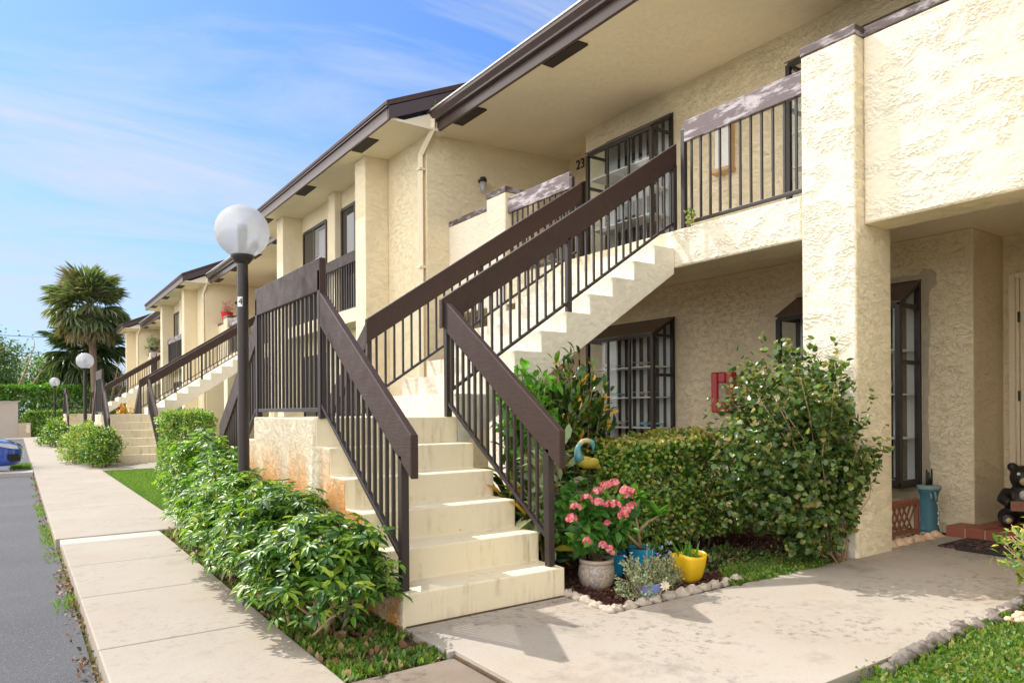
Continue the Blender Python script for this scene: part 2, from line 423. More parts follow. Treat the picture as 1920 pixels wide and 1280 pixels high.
def text_mesh(name, body, size, mat, parent, mtx, depth=.003):
    cu = bpy.data.curves.new(name, 'FONT'); cu.body = body; cu.size = size; cu.extrude = depth
    cu.align_x = 'CENTER'; cu.align_y = 'CENTER'
    t = bpy.data.objects.new(name, cu); col.objects.link(t)
    dg = bpy.context.evaluated_depsgraph_get()
    me = bpy.data.meshes.new_from_object(t.evaluated_get(dg))
    bpy.data.objects.remove(t); me.transform(mtx); me.materials.clear(); me.materials.append(mat)
    o3 = wloc(parent); me.transform(Matrix.Translation((-o3[0], -o3[1], -o3[2])))
    me.name = name
    return link(name, me, parent)

# leaf templates: (along, across, up)
T_OVATE = (np.array([(0, 0, 0), (.32, .27, .05), (.70, .22, .03), (1, 0, -.14), (.70, -.22, .03), (.32, -.27, .05), (.36, 0, -.02), (.72, 0, -.06)]),
           np.array([(0, 6, 1, 1), (6, 7, 2, 1), (7, 3, 2, 2), (0, 5, 6, 6), (6, 5, 4, 7), (7, 4, 3, 3)]))
T_HEART = (np.array([(0, 0, 0), (.22, .40, .06), (.62, .34, .03), (1, 0, -.12), (.62, -.34, .03), (.22, -.40, .06), (.36, 0, -.03), (.70, 0, -.06)]), T_OVATE[1])
T_LONG = (np.array([(0, 0, 0), (.35, .13, .04), (.72, .12, .0), (1, 0, -.20), (.72, -.12, .0), (.35, -.13, .04), (.36, 0, .01), (.72, 0, -.06)]), T_OVATE[1])
T_DIAM = (np.array([(0, 0, 0), (.45, .30, .05), (1, 0, -.08), (.45, -.30, .05)]), np.array([(0, 3, 2, 1)]))
T_BLADE = (np.array([(0, .05, 0), (.55, .04, .06), (1, 0, -.05), (.55, -.04, .06), (0, -.05, 0)]), np.array([(0, 4, 3, 1), (1, 3, 2, 2)]))
def tri_fix(F):
    return F
def unit(a): return a / np.maximum(np.linalg.norm(a, axis=-1, keepdims=True), 1e-9)
def leaves(P, D, U, L, tpl, wid=1.0):
    """P base, D direction, U approximate normal, L length -> verts, faces(list of quads/tris split)"""
    D = unit(D); S = unit(np.cross(D, U)); Nn = np.cross(S, D)
    tv, tf = tpl; k = len(tv); n = len(P)
    L = np.broadcast_to(np.asarray(L, float), (n,))[:, None, None]
    V = P[:, None, :] + L * (tv[None, :, 0:1] * D[:, None, :] + wid * tv[None, :, 1:2] * S[:, None, :] + tv[None, :, 2:3] * Nn[:, None, :])
    F = tf[None] + (np.arange(n) * k)[:, None, None]
    return V.reshape(-1, 3), F.reshape(-1, tf.shape[1])
def leaf_obj(name, P, D, U, L, tpl, mat, parent=None, wid=1.0, kind=None):
    V, F = leaves(P, D, U, L, tpl, wid)
    # triangulate so that degenerate quads vanish
    T = np.concatenate([F[:, [0, 1, 2]], F[:, [0, 2, 3]]])
    T = T[(T[:, 0] != T[:, 1]) & (T[:, 1] != T[:, 2]) & (T[:, 0] != T[:, 2])]
    return mesh_np(name, V, T, mat, parent, True, kind)
def rdir(n): return unit(rng.normal(size=(n, 3)))
def join_np(parts):
    V = []; F = []; b = 0
    for v, f in parts: V.append(v); F.append(f + b); b += len(v)
    return np.concatenate(V), np.concatenate(F)
C = 5.67; PER = 15.4
# ------------------------------------------------------------------ setting
def struct(name, mb, mat, bevel=0):
    o = mb.build(name, mat, None, bevel, 'structure'); return o
g = MB().add([(-160, -60, -.13), (200, -60, -.13), (200, 260, -.13), (-160, 260, -.13)], [(0, 1, 2, 3)])
struct('ground', g, M['grass_base'])
struct('parking_lot', MB().box(-40, .31, -14, 42.5, -.30, -.085), M['asphalt'])
sw = MB()
ys = [-3.0, -1.96, -.74, .48, 1.70, 2.92, 4.13, 5.36, 6.5, 7.64]
for a, b in zip(ys[:-1], ys[1:]): sw.box(.335, 1.19, a + .004, b - .004, -.25, 0)
ys2 = [7.97, 10.4, 12.9, 15.9, 18.9, 21.9, 24.9, 28, 31, 34, 37, 40, 43]
for a, b in zip(ys2[:-1], ys2[1:]): sw.box(.30, 1.46, a + .006, b - .006, -.25, .004)
sw.box(1.468, 3.2, 7.99, 8.93, -.25, -.002)
for k in (1, 2): sw.box(1.468, 7.0, k * PER + 1.55, k * PER + 3.45, -.25, -.002)
sw.box(1.468, 3.2, PER + 7.99, PER + 8.93, -.25, -.002)
struct('sidewalk', sw, M['sidewalk'], .008)
struct('sidewalk_strip', MB().box(.335, 1.19, 7.65, 7.96, -.25, -.004), M['strip'], .006)
wk = MB()
wk.box(1.78, 5.355, 1.73, 3.04, -.25, .010); wk.box(5.368, 7.06, 1.70, 3.06, -.25, .010)
wk.box(1.74, 2.86, 3.04, 3.53, -.25, .008)
struct('walkway', wk, M['walk'], .003)
struct('walkway_joint', MB().box(5.352, 5.371, 1.74, 3.03, -.2, .0075).box(1.75, 2.86, 3.500, 3.521, -.2, .0125).box(1.762, 1.783, 1.65, 3.03, -.2, -.012), M['soil'])
struct('stained_slab', MB().box(1.20, 1.765, 1.6, 3.03, -.25, -.022), M['stained'], .006)
struct('planting_strip', MB().box(1.2, 1.74, 3.04, 7.97, -.28, -.035), M['soil'])
struct('flower_bed_soil', MB().box(2.87, 7.3, 3.07, 8.4, -.28, -.005), M['mulch'])
struct('far_bed_soil', MB().box(2.9, 5.2, 8.5, 10.9, -.28, -.02), M['soil'])
struct('lawn_soil', MB().box(1.468, 5.1, 8.94, PER + 1.54, -.28, -.03), M['grass_base'])
struct('near_lawn_soil', MB().box(1.3, 8.0, -2.5, 1.70, -.28, -.03), M['grass_base'])
struct('kerb_apron', MB().box(-3.2, .29, 17.35, 17.9, -.28, .005).box(-3.2, .29, 17.91, 18.5, -.28, -.02), M['strip'], .01)
struct('far_road', MB().box(-30, 14, 41.2, 44.2, -.28, -.03), M['strip'])

# ------------------------------------------------------------------ apartment building
B = thing('apartment_building', (5.2, C, 0), 'long cream stucco two storey apartment building with brown roof edges', 'apartment building')
def wall(name, mb, mat='stucco', bev=.012): return mb.build(name, M[mat], B, bev)

def frac(y, z, sc_, seed, oct=5):
    v = 0; a = 1.0; f = sc_; t = 0
    for o in range(oct):
        v += a * mnoise.noise(Vector((y * f + seed, z * f * 2.5, seed * 1.7 + o * 3.1))); t += a; a *= .50; f *= 2.1
    return v / t
def skin(parent, x, y0, y1, z0, z1, res, seed):
    """relief of the trowelled stucco on a sunlit face, as real geometry"""
    y0, y1 = sorted((y0, y1)); m = .008
    ny = int((y1 - y0 - 2 * m) / res) + 1; nz = int((z1 - z0 - 2 * m) / res) + 1
    Yv = np.linspace(y0 + m, y1 - m, ny); Zv = np.linspace(z0 + m, z1 - m, nz)
    V = np.zeros((ny, nz, 3))
    for i, yq in enumerate(Yv):
        for j, zq in enumerate(Zv):
            wy_ = .06 * mnoise.noise(Vector((yq * 5, zq * 5, seed))); wz_ = .04 * mnoise.noise(Vector((yq * 5, zq * 5, seed + 9)))
            n_ = frac(yq + wy_, zq + wz_, 3.6, seed, 4)
            k = min(1, max(.0, .62 + 2.2 * mnoise.noise(Vector((yq * 6.5, zq * 10, seed + 20)))))
            h = 0
            for L_, w_, a_ in ((-.24, .07, .8), (-.11, .07, .9), (0.0, .08, 1.0), (.12, .07, .9), (.24, .07, .8)):
                t_ = (n_ - L_) / w_
                if -1 < t_ < 0: h = max(h, (1 + t_) ** 1.6 * a_)
                elif 0 <= t_ < .14: h = max(h, a_ * (1 - t_ / .14))
            h = h * k * .012 + .0022 * mnoise.noise(Vector((yq * 22, zq * 30, seed))) + .004 * mnoise.noise(Vector((yq * 6, zq * 6, seed + 4)))
            V[i, j] = (x - .0035 - h, yq, zq)
    V[0, :, 0] = V[-1, :, 0] = x + .004; V[:, 0, 0] = V[:, -1, 0] = x + .004
    idx = np.arange(ny * nz).reshape(ny, nz)
    F = np.stack([idx[:-1, :-1], idx[:-1, 1:], idx[1:, 1:], idx[1:, :-1]], -1).reshape(-1, 4)
    return mesh_np('stucco_relief', V.reshape(-1, 3), F, M['stucco_sunlit'], parent, True)

def rail(parent, axis, fix, a, b, hb, drop, nb, mat='board', thick=.045, posts=(), bar=.019, name='railing', brail=.03, rt=None):
    """a=(t,z) .. b=(t,z): top line of the board; axis 'x' or 'y' is the running direction, fix the other coordinate"""
    mid = ((a[0] + b[0]) / 2, (a[1] + b[1]) / 2)
    def xyz(t, z, o=0): return (t, fix + o, z) if axis == 'x' else (fix + o, t, z)
    root = bpy.data.objects.new(name, None); col.objects.link(root); root.parent = parent; root.empty_display_size = .1
    base = wloc(parent); p = xyz(mid[0], mid[1] - drop)
    root.location = tuple(p[i] - base[i] for i in range(3)); WL[root.name] = p
    ax = 'y' if axis == 'x' else 'x'
    (t0, z0), (t1, z1) = (a, b) if a[0] < b[0] else (b, a)
    f = (lambda t: z0 + (z1 - z0) * (t - t0) / (t1 - t0))
    MB().prism([(t0, z0 - hb), (t1, z1 - hb), (t1, z1), (t0, z0)], ax, fix - thick / 2, fix + thick / 2).build('handrail_board', M[mat], root, .006)
    r0, r1 = sorted(rt) if rt else (t0 + .02, t1 - .02)
    MB().prism([(r0, f(r0) - drop), (r1, f(r1) - drop), (r1, f(r1) - drop + brail), (r0, f(r0) - drop + brail)], ax, fix - .017, fix + .017).build('bottom_rail', M['metal'], root, .003)
    sl = abs((z1 - z0) / (t1 - t0)) * bar / 2
    for i in range(nb):
        t = r0 + (r1 - r0) * (i + .5) / nb
        if any(abs(t - q[0]) < .035 for q in posts): continue
        h = bar / 2; zb = f(t) - drop + brail - sl - .002; zt = f(t) - hb + sl + .002
        c = xyz(t, 0)
        MB().box(c[0] - h, c[0] + h, c[1] - h, c[1] + h, zb, zt).build('baluster', M['metal'], root)
    for t, zb, zt in posts:
        c = xyz(t, 0); h = .024
        MB().box(c[0] - h, c[0] + h, c[1] - h, c[1] + h, zb, zt).build('post', M['metal'], root, .004)
    return root

def bay(y0, y1, z0, zs, z1, xf=6.95, xw=7.35, low_shelf=3):
    r = bpy.data.objects.new('bay_window', None); col.objects.link(r); r.parent = B; r.empty_display_size = .1
    b0 = wloc(B); p = (xw, (y0 + y1) / 2, z0); r.location = tuple(p[i] - b0[i] for i in range(3)); WL[r.name] = p
    w = .022; f = MB()
    cols_ = [y0, y0 + (y1 - y0) / 3, y0 + 2 * (y1 - y0) / 3, y1]
    for i, y in enumerate(cols_):
        ww = w * (1.15 if i in (0, 3) else .7)
        f.box(xf - ww, xf + ww, y - ww, y + ww, z0, zs)
    for z, q in ((z0, .03), (zs, .024)):
        f.box(xf - .022, xf + .022, y0, y1, z - q, z + q)
    zm = z0 + (zs - z0) * .68
    for y in (y0, y1):
        f.box(xw - .04, xw - .002, y - .028, y + .028, z0 - .03, z1 + .02)
        f.box(xf, xw - .03, y - .02, y + .02, z0 - .025, z0 + .025)
        f.box(xf, xw - .03, y - .018, y + .018, zm - .02, zm + .02)
        f.box(xf, xw - .03, y - .018, y + .018, zs - .02, zs + .02)
        f.prism([(xf, zs - .022), (xw - .03, z1 - .022), (xw - .03, z1 + .022), (xf, zs + .022)], 'y', y - .022, y + .022)
    f.box(xw - .035, xw - .001, y0, y1, z1 - .03, z1 + .03)
    f.build('window_frame', M['frame'], r, .003)
    MB().prism([(xf - .03, zs + .02), (xw, z1 + .025), (xw, z1 + .04), (xf - .03, zs + .035)], 'y', y0 - .03, y1 + .03).build('sloped_cover', M['gutter'], r)
    g_ = MB(); g_.box(xf - .003, xf + .003, y0, y1, z0, zs)
    for y in (y0, y1): g_.prism([(xf, z0), (xw - .03, z0), (xw - .03, z1), (xf, zs)], 'y', y - .003, y + .003)
    g_.build('pane', M['glass'], r)
    MB().box(xf, xw, y0 - .015, y1 + .015, z0 - .05, z0 - .028).build('sill', M['frame'], r)
    MB().box(xw - .012, xw - .004, y0 + .02, y1 - .02, z0, z1 - .03).build('dark_opening', M['interior'], r)
    bl = MB(); n = 9; q = random.Random(int(y0 * 10 + z0))
    for i in range(n):
        y = y0 + .05 + (y1 - y0 - .10) * i / (n - 1); w_ = .026 + .022 * q.random()
        bl.box(xw - .030, xw - .024, y - w_, y + w_, z0 + .02, z1 - .06)
    bl.box(xw - .034, xw - .026, y0 + .02, y0 + .10, z0, z1 - .06).box(xw - .034, xw - .026, y1 - .22, y1 - .02, z0, z1 - .06)
    bl.build('vertical_blind', M['blinds'], r)
    for s in range(1, low_shelf + 1):
        z = z0 + (zs - z0) * s / (low_shelf + 1)
        MB().box(xf + .02, xw - .05, y0 + .02, y1 - .02, z - .006, z + .006).build('shelf', M['white'] if s < 4 else M['frame'], r)
    return r

def side_window(y0, y1, z0, z1, x=5.17, style=0):
    r = bpy.data.objects.new('window', None); col.objects.link(r); r.parent = B; r.empty_display_size = .1
    b0 = wloc(B); p = (x, (y0 + y1) / 2, z0); r.location = tuple(p[i] - b0[i] for i in range(3)); WL[r.name] = p
    f = MB(); t = .03
    for y in (y0, (y0 + y1) / 2, y1): f.box(x - .03, x + .01, y - t, y + t, z0, z1)
    f.box(x - .028, x + .01, y0, y1, z0 - t, z0 + t).box(x - .028, x + .01, y0, y1, z1 - t, z1 + t)
    f.build('window_frame', M['frame'], r, .004)
    MB().box(x - .012, x - .006, y0, y1, z0, z1).build('pane', M['dark_glass'], r)
    if style:
        bl = MB(); ym = (y0 + y1) / 2; n = 40
        for i in range(n):
            z = z0 + .05 + (z1 - z0 - .1) * i / n
            bl.add([(x - .016, y0 + .03, z), (x - .016, ym - .03, z), (x - .013, ym - .03, z + .02), (x - .013, y0 + .03, z + .02)], [(0, 1, 2, 3)])
        bl.build('window_blind', M['blinds'], r)
    return r

def door(x, y0, y1, z0, z1, mat='cream_paint'):
    r = bpy.data.objects.new('door', None); col.objects.link(r); r.parent = B; r.empty_display_size = .1
    b0 = wloc(B); p = (x, (y0 + y1) / 2, z0); r.location = tuple(p[i] - b0[i] for i in range(3)); WL[r.name] = p
    t = .055
    f = MB()
    f.box(x - .05, x + .01, y0, y0 + t, z0, z1).box(x - .05, x + .01, y1 - t, y1, z0, z1).box(x - .05, x + .01, y0 + t, y1 - t, z1 - t, z1)
    f.box(x - .035, x + .01, y1 - t - .03, y1 - t, z0, z1 - t)
    f.build('door_frame', M['cream_paint'], r, .006)
    d = MB().box(x - .022, x + .005, y0 + t, y1 - t - .034, z0 + .01, z1 - t)
    for a, b in ((.12, .45), (.55, .88)):
        for c, e in ((.08, .47), (.53, .93)):
            yy0 = y0 + t + (y1 - y0 - 2 * t) * c; yy1 = y0 + t + (y1 - y0 - 2 * t) * (e - .06)
            d.box(x - .028, x - .022, yy0 + .03, yy1, z0 + (z1 - z0) * a, z0 + (z1 - z0) * b)
    d.build('door_leaf', M[mat], r, .006)
    for fz in (.18, .5, .82):
        z = z0 + (z1 - z0) * fz
        MB().box(x - .04, x - .022, y1 - t - .036, y1 - t - .018, z - .05, z + .05).build('hinge', M['black'], r)
    k = MB().ball((x - .055, y0 + t + .06, z0 + 1.0), .028)
    k.tube([(x - .055, y0 + t + .06, z0 + 1.0), (x - .02, y0 + t + .06, z0 + 1.0)], .012)
    k.build('doorknob', M['chrome'], r)
    return r

def lamp_wall(x, y, z, nrm=-1):
    r = bpy.data.objects.new('wall_lamp', None); col.objects.link(r); r.parent = B; r.empty_display_size = .1
    b0 = wloc(B); r.location = tuple((x, y, z)[i] - b0[i] for i in range(3)); WL[r.name] = (x, y, z)
    MB().lathe([(.0, .12), (.045, .115), (.06, .08), (.062, .04), (.0, .038)], (x, y + nrm * .11, z)).tube([(x, y, z + .08), (x, y + nrm * .06, z + .08)], .03).build('lamp_cap', M['black'], r)
    MB().lathe([(.0, -.13), (.035, -.12), (.05, -.07), (.05, .04), (0, .041)], (x, y + nrm * .11, z)).build('lamp_jar', M['globe'], r)

def recess(dy, lod):
    y = lambda v: v + dy
    m = lambda v: 2 * C - v + dy              # mirrored about the stair centre
    A, Z2 = 1.74, 9.6
    wall('ground_wall', MB().box(7.35, 8.6, y(2.93), y(8.41), -.1, 2.885))
    wall('upper_wall', MB().box(7.352, 8.6, y(2.93), y(8.41), 2.885, 5.75))
    for a, b in ((A, 2.93), (8.41, Z2)):
        wall('entry_wall', MB().box(8.0, 8.6, y(a), y(b), -.1, 5.75))
    wall('floor_slab', MB().box(5.7, 8.0, y(A), y(Z2), 2.885, 3.0), 'stucco_soffit')
    bm_ = wall('beam', MB().box(5.445, 5.95, y(3.47), y(7.87), 2.62, 2.998))
    if lod == 0: skin(bm_, 5.445, 3.475, 5.0, 2.62, 2.998, .007, 3.3)
    for mm in (0, 1):
        f = m if mm else y
        a, b = sorted((f(3.0), f(3.47)))
        pi_ = wall('pillar', MB().box(5.44, 5.98, a, b, -.1, 4.155))
        if lod == 0: skin(pi_, 5.44, a, b, -.05, 4.15, .0065 if not mm else .012, 7.7 + mm)
        MB().box(5.432, 5.985, a - .006, b + .006, 4.155, 4.235).build('pillar_cap', M['coping'], B, .008)
        zt = 4.155 if not mm else 4.06
        a, b = sorted((f(A), f(3.0)))
        pa_ = wall('parapet', MB().box(5.56, 5.90, a, b, 2.665, zt))
        if lod == 0: skin(pa_, 5.56, a, b - (0 if mm else .002), 2.665, zt, .0065 if not mm else .013, 12.4 + mm)
        MB().box(5.552, 5.905, a + (.002 if mm else 0), b - (.0 if mm else .007), zt, zt + .08).build('parapet_cap', M['coping'], B, .008)
        rail(B, 'y', 5.5, (f(3.475), 4.07), (f(4.78), 4.07), .205, 1.03, 11, 'board_worn', .05, ((f(4.80), 3.0, 4.0),), .019, 'balcony_railing')
    # roof over the recess
    s = .45
    MB().prism([(5.30, 5.445), (8.2, 5.60), (8.2, 5.66), (5.30, 5.505)], 'y', y(A), y(Z2)).build('soffit', M['stucco_soffit'], B)
    MB().prism([(5.16, 5.655), (10.6, 5.655 + s * 5.44), (10.6, 5.72 + s * 5.44), (5.16, 5.72)], 'y', y(A) - .3, y(Z2) + .3).build('roof', M['shingle'], B)
    MB().box(5.255, 5.30, y(A), y(Z2) - .12, 5.43, 5.67).build('fascia', M['gutter'], B)
    gt = MB().prism([(5.254, 5.575), (5.19, 5.575), (5.185, 5.60), (5.13, 5.655), (5.13, 5.715), (5.14, 5.715), (5.14, 5.66), (5.195, 5.605), (5.254, 5.60)], 'y', y(A) + .1, y(Z2) - .13)
    gt.box(5.13, 5.254, y(Z2) - .136, y(Z2) - .126, 5.575, 5.715)
    gt.build('gutter', M['gutter'], B)
    MB().box(5.119, 5.131, y(A) + .1, y(Z2) - .13, 5.70, 5.722).build('drip_edge', M['drip'], B)
    for v in (2.0, 4.1, 6.2, 8.36):
        MB().box(5.31, 5.47, y(v), y(v) + .66, 5.428, 5.452).build('soffit_vent', M['vent'], B)
    # windows and doors
    bay(y(6.62), y(7.92), .53, 2.19, 2.42); bay(m(7.92), m(6.62), .47, 2.19, 2.43)
    bay(y(6.62), y(7.90), 3.45, 4.95, 5.20); bay(m(7.92), m(6.76), 3.45, 4.95, 5.19)
    if lod == 0:
        door(8.0, y(1.95), y(2.86), .11, 2.50)
        door(8.0, m(2.75), m(1.95), 3.0, 5.15, 'frame')
        door(8.0, y(1.95), y(2.86), 3.0, 5.15)
    door(8.0, m(2.86), m(1.95), .0, 2.45)
    lamp_wall(6.13, y(Z2) - .0, 4.80)
    # downspout on the block's front
    p = [(5.19, y(9.42), 5.60), (5.19, y(9.42), 5.44), (5.12, y(9.68), 5.12), (5.115, y(9.68), 4.9), (5.115, y(9.68), .05)]
    d = MB().tube(p, [.056] * 5, 4, True, False)
    for zc in (4.9, 3.4): d.box(5.06, 5.17, y(9.62), y(9.74), zc - .02, zc + .02)
    d.build('downspout', M['downspout'], B, .006)

def block(dy, y0=9.6, y1=17.14, lod=0, near=True):
    y = lambda v: v + dy
    wall('block_wall', MB().box(5.17, 9.2, y(y0), y(y1), -.1, 5.80), 'stucco_fine')
    pil = [(10.95, 11.38), (15.36, 15.79)]
    for a, b in pil:
        if b < y1: wall('block_pillar', MB().box(4.75, 5.17, y(a), y(b), -.1, 5.43), 'stucco_fine')
    e0 = .22
    MB().box(4.47, 5.4, y(y0) - e0, y(y1) + e0, 5.425, 5.46).build('soffit', M['stucco_soffit'], B)
    MB().box(4.432, 4.47, y(y0) - e0, y(y1) + e0, 5.415, 5.60).build('fascia', M['fascia'], B)
    MB().box(4.40, 4.435, y(y0) - e0 - .02, y(y1) + e0 + .02, 5.585, 5.625).build('drip_edge', M['gutter'], B)
    s = .45
    MB().prism([(4.40, 5.60), (10.6, 5.60 + s * 6.2), (10.6, 5.675 + s * 6.2), (4.40, 5.675)], 'y', y(y0) - e0 - .03, y(y1) + e0 + .03).build('roof', M['shingle'], B)
    for q in (y(y0) - e0 - .02, y(y1) + e0 - .02):
        MB().prism([(4.432, 5.415), (10.4, 5.415 + s * 5.968), (10.4, 5.60 + s * 5.968), (4.432, 5.60)], 'y', q, q + .04).build('rake_board', M['gutter'], B)
    for q in (y(y0) - e0 + .03, y(y1)):
        MB().prism([(4.6, 5.43), (5.28, 5.43), (5.28, 5.43 + s * .68)], 'y', q, q + .18).build('gable_end', M['stucco_soffit'], B)
    if lod < 2:
        for v in (10.2, 13.0, 15.7):
            MB().box(4.48, 4.66, y(v), y(v) + .66, 5.412, 5.435).build('soffit_vent', M['vent'], B)
        wall('pier', MB().box(5.03, 5.17, y(13.05), y(13.4), 2.98, 5.43))
        wall('balcony_slab', MB().box(4.78, 5.17, y(11.38), y(15.36), 2.74, 2.98))
        rail(B, 'y', 4.96, (y(11.39), 4.06), (y(15.35), 4.06), .2, 1.03, 34, 'board_worn' if lod == 1 else 'board', .045, ((y(13.37), 2.98, 3.9),), .02, 'balcony_railing')
        side_window(y(13.85), y(15.2), 3.03, 5.05, style=1); side_window(y(11.7), y(13.0), 3.03, 5.05)
        side_window(y(13.8), y(15.2), .5, 2.35); side_window(y(11.6), y(13.0), .5, 2.35)
for k in range(3): recess(k * PER, k)
block(-PER, lod=2); block(0, lod=0); block(PER, lod=1); block(2 * PER, 9.6, 12.2, lod=2)
# house number and the small weeds growing in the gutter
MX = Matrix(((0, 0, -1, 7.985), (-1, 0, 0, 9.27), (0, 1, 0, 5.42), (0, 0, 0, 1)))
text_mesh('house_number', '23', .23, M['black'], B, MX, .006)
# grey mortar patch round the near bay window
def patch_mesh(name, pts_in, pts_out, x, mat):
    n = len(pts_in); mb = MB().add([(x, p[0], p[1]) for p in pts_in] + [(x + .001, p[0], p[1]) for p in pts_out], [(i, i + 1, n + i + 1, n + i) for i in range(n - 1)])
    return mb.build(name, mat, B)
pin, pout = [], []
for i in range(80):
    t = i / 79
    if t < .45: p = (3.355, .42 + (2.49 - .42) * t / .45); o_ = (-1, 0)
    elif t < .55: k_ = (t - .45) / .1; p = (3.355, 2.49); o_ = (-math.cos(k_ * math.pi / 2), math.sin(k_ * math.pi / 2))
    else: p = (3.355 + 1.42 * (t - .55) / .45, 2.49); o_ = (0, 1)
    w_ = .032 + .035 * mnoise.noise(Vector((i * .13, 3, 0))) + .015 * mnoise.noise(Vector((i * .7, 8, 0))) + (.06 if .42 < t < .56 else 0)
    pin.append((p[0] - o_[0] * .03, p[1] - o_[1] * .03)); pout.append((p[0] + o_[0] * max(.012, w_), p[1] + o_[1] * max(.012, w_)))
patch_mesh('mortar_patch', pin, pout, 7.3475, M['mortar'])

# ------------------------------------------------------------------ staircases
def mir(v): return 2 * C - v
def make_stair():
    S = thing('staircase', (1.73, C, 0), 'x', 'staircase', 'L shaped outdoor staircases in front of the building')
    def flight(name, far):
        pr = [(3.52, -.1)]
        for i in range(5):
            pr += [(3.52 + .272 * i, .19 * (i + 1)), (3.52 + .272 * (i + 1), .19 * (i + 1))]
        pr += [(4.88, -.1)]
        if far: pr = [(mir(a), b) for a, b in pr]
        o = MB().prism(pr, 'x', 1.73, 2.88).build(name, M['steps'], S, .010)
        o.data.materials.append(M['stair_side'])
        for p in o.data.polygons:
            if abs(p.normal.x) > .9: p.material_index = 1
    flight('lower_steps', False); flight('far_lower_steps', True)
    l = MB().box(1.732, 2.90, 4.88, 6.46, -.1, 1.15).build('landing', M['steps'], S, .010)
    l.data.materials.append(M['stair_side'])
    for p in l.data.polygons:
        if abs(p.normal.x) > .9: p.material_index = 1
    pr = [(2.9, .9)]
    for i in range(9):
        pr += [(2.9 + .282 * i, 1.15 + .185 * (i + 1)), (2.9 + .282 * (i + 1), 1.15 + .185 * (i + 1))]
    pr += [(5.438, 2.815), (5.438, 2.56)]
    u = MB().prism(pr, 'y', 4.88, 6.46).build('upper_steps', M['stair_paint'], S, .006)
    for f in (lambda v: v, mir):
        for x in (1.78, 2.82):
            rail(S, 'y', x, (f(3.46), 1.065), (f(4.87), 2.05), .24, .815, 15, 'board', .048,
                 ((f(3.60), .19, .95),) + (((f(4.90), 1.15, 2.06),) if x > 2 else ()), .019, 'stair_railing', .03, (f(3.60), f(4.88)))
        yv = f(4.935)
        rail(S, 'x', yv, (2.775, 2.085), (5.52, 3.90), .235, .80, 28, 'board', .048, ((4.10, 1.92, 2.75), (5.50, 3.0, 3.68)), .018, 'stair_railing', .03, (2.84, 5.5))
    rail(S, 'y', 1.78, (4.85, 2.285), (6.49, 2.285), .235, 1.09, 17, 'board', .048, ((4.875, 1.15, 2.2), (6.465, 1.15, 2.2)), .019, 'landing_railing')
    return S
S1 = make_stair(); S1['label'] = 'nearest staircase, its cream steps and brown railings filling the middle foreground'
for k, lb in ((1, 'second staircase, beyond the square clipped hedge and bright lawn'), (2, 'farthest staircase, small, below the palm trees')):
    s = copy_tree(S1); s.location = (1.73, C + k * PER, 0); s['label'] = lb

# ------------------------------------------------------------------ tiled entrance step
T = thing('tiled_step', (7.5, 2.3, 0), 'low terracotta tiled entrance step with pale grout at the ground floor door', 'step')
MB().box(7.06, 8.0, 1.75, 2.925, -.1, .098).box(7.06, 7.346, 2.925, 3.05, -.1, .098).build('grout_base', M['grout'], T)
tl = MB(); ty = .1507
for i in range(8):
    a = 3.055 - .163 * (i + 1) + .0; ty = .163
    tl.box(7.05, 7.062, a + .006, a + ty - .006, .008, .095)
    for j, (xa, xb) in enumerate(((7.052, 7.20), (7.20, 7.345), (7.355, 7.68), (7.68, 7.99))):
        yb = min(a + ty - .005, 3.06 if j < 2 else 2.92)
        if yb - a > .03: tl.box(xa + .005, xb - .005, a + .005, yb, .09, .106)
tl.build('terracotta_tile', M['tile'], T, .003)

# ------------------------------------------------------------------ lamp posts
def lamp(loc, label):
    L = thing('lamp_post', loc, label, 'lamp post', 'globe lamp posts beside the sidewalk')
    x, y, z = loc
    MB().lathe([(.043, -.1), (.043, .1), (.041, 2.2), (.040, 2.36)], loc, 20).build('pole', M['metal'], L)
    MB().lathe([(.0, 2.40), (.085, 2.398), (.088, 2.385), (.06, 2.35), (.048, 2.335), (.0, 2.335)], loc, 24).build('globe_fitter', M['metal'], L)
    pf = []
    for i in range(21):
        a = math.pi * (.13 + .87 * i / 20)
        pf.append((.2 * math.sin(a), 2.58 - .2 * math.cos(a)))
    pf[-1] = (.0005, 2.78)
    MB().lathe(pf, loc, 36).build('globe', M['globe'], L)
    MB().lathe([(.0, 2.63), (.036, 2.63), (.036, 2.54), (.028, 2.40), (.0, 2.40)], loc, 16).build('bulb_socket', M['grey_stone'], L)
    return L
L1 = lamp((1.43, 5.62, 0), 'nearest and tallest looking globe lamp post, with a white number 4 plate')
cam_d = Vector((-1.43, -5.62, 0)).normalized(); sd = Vector((0, 0, 1)).cross(cam_d)
yaw = math.atan2(cam_d.y, cam_d.x) - .55
pd = Vector((math.cos(yaw), math.sin(yaw), 0)); ps = Vector((0, 0, 1)).cross(pd)
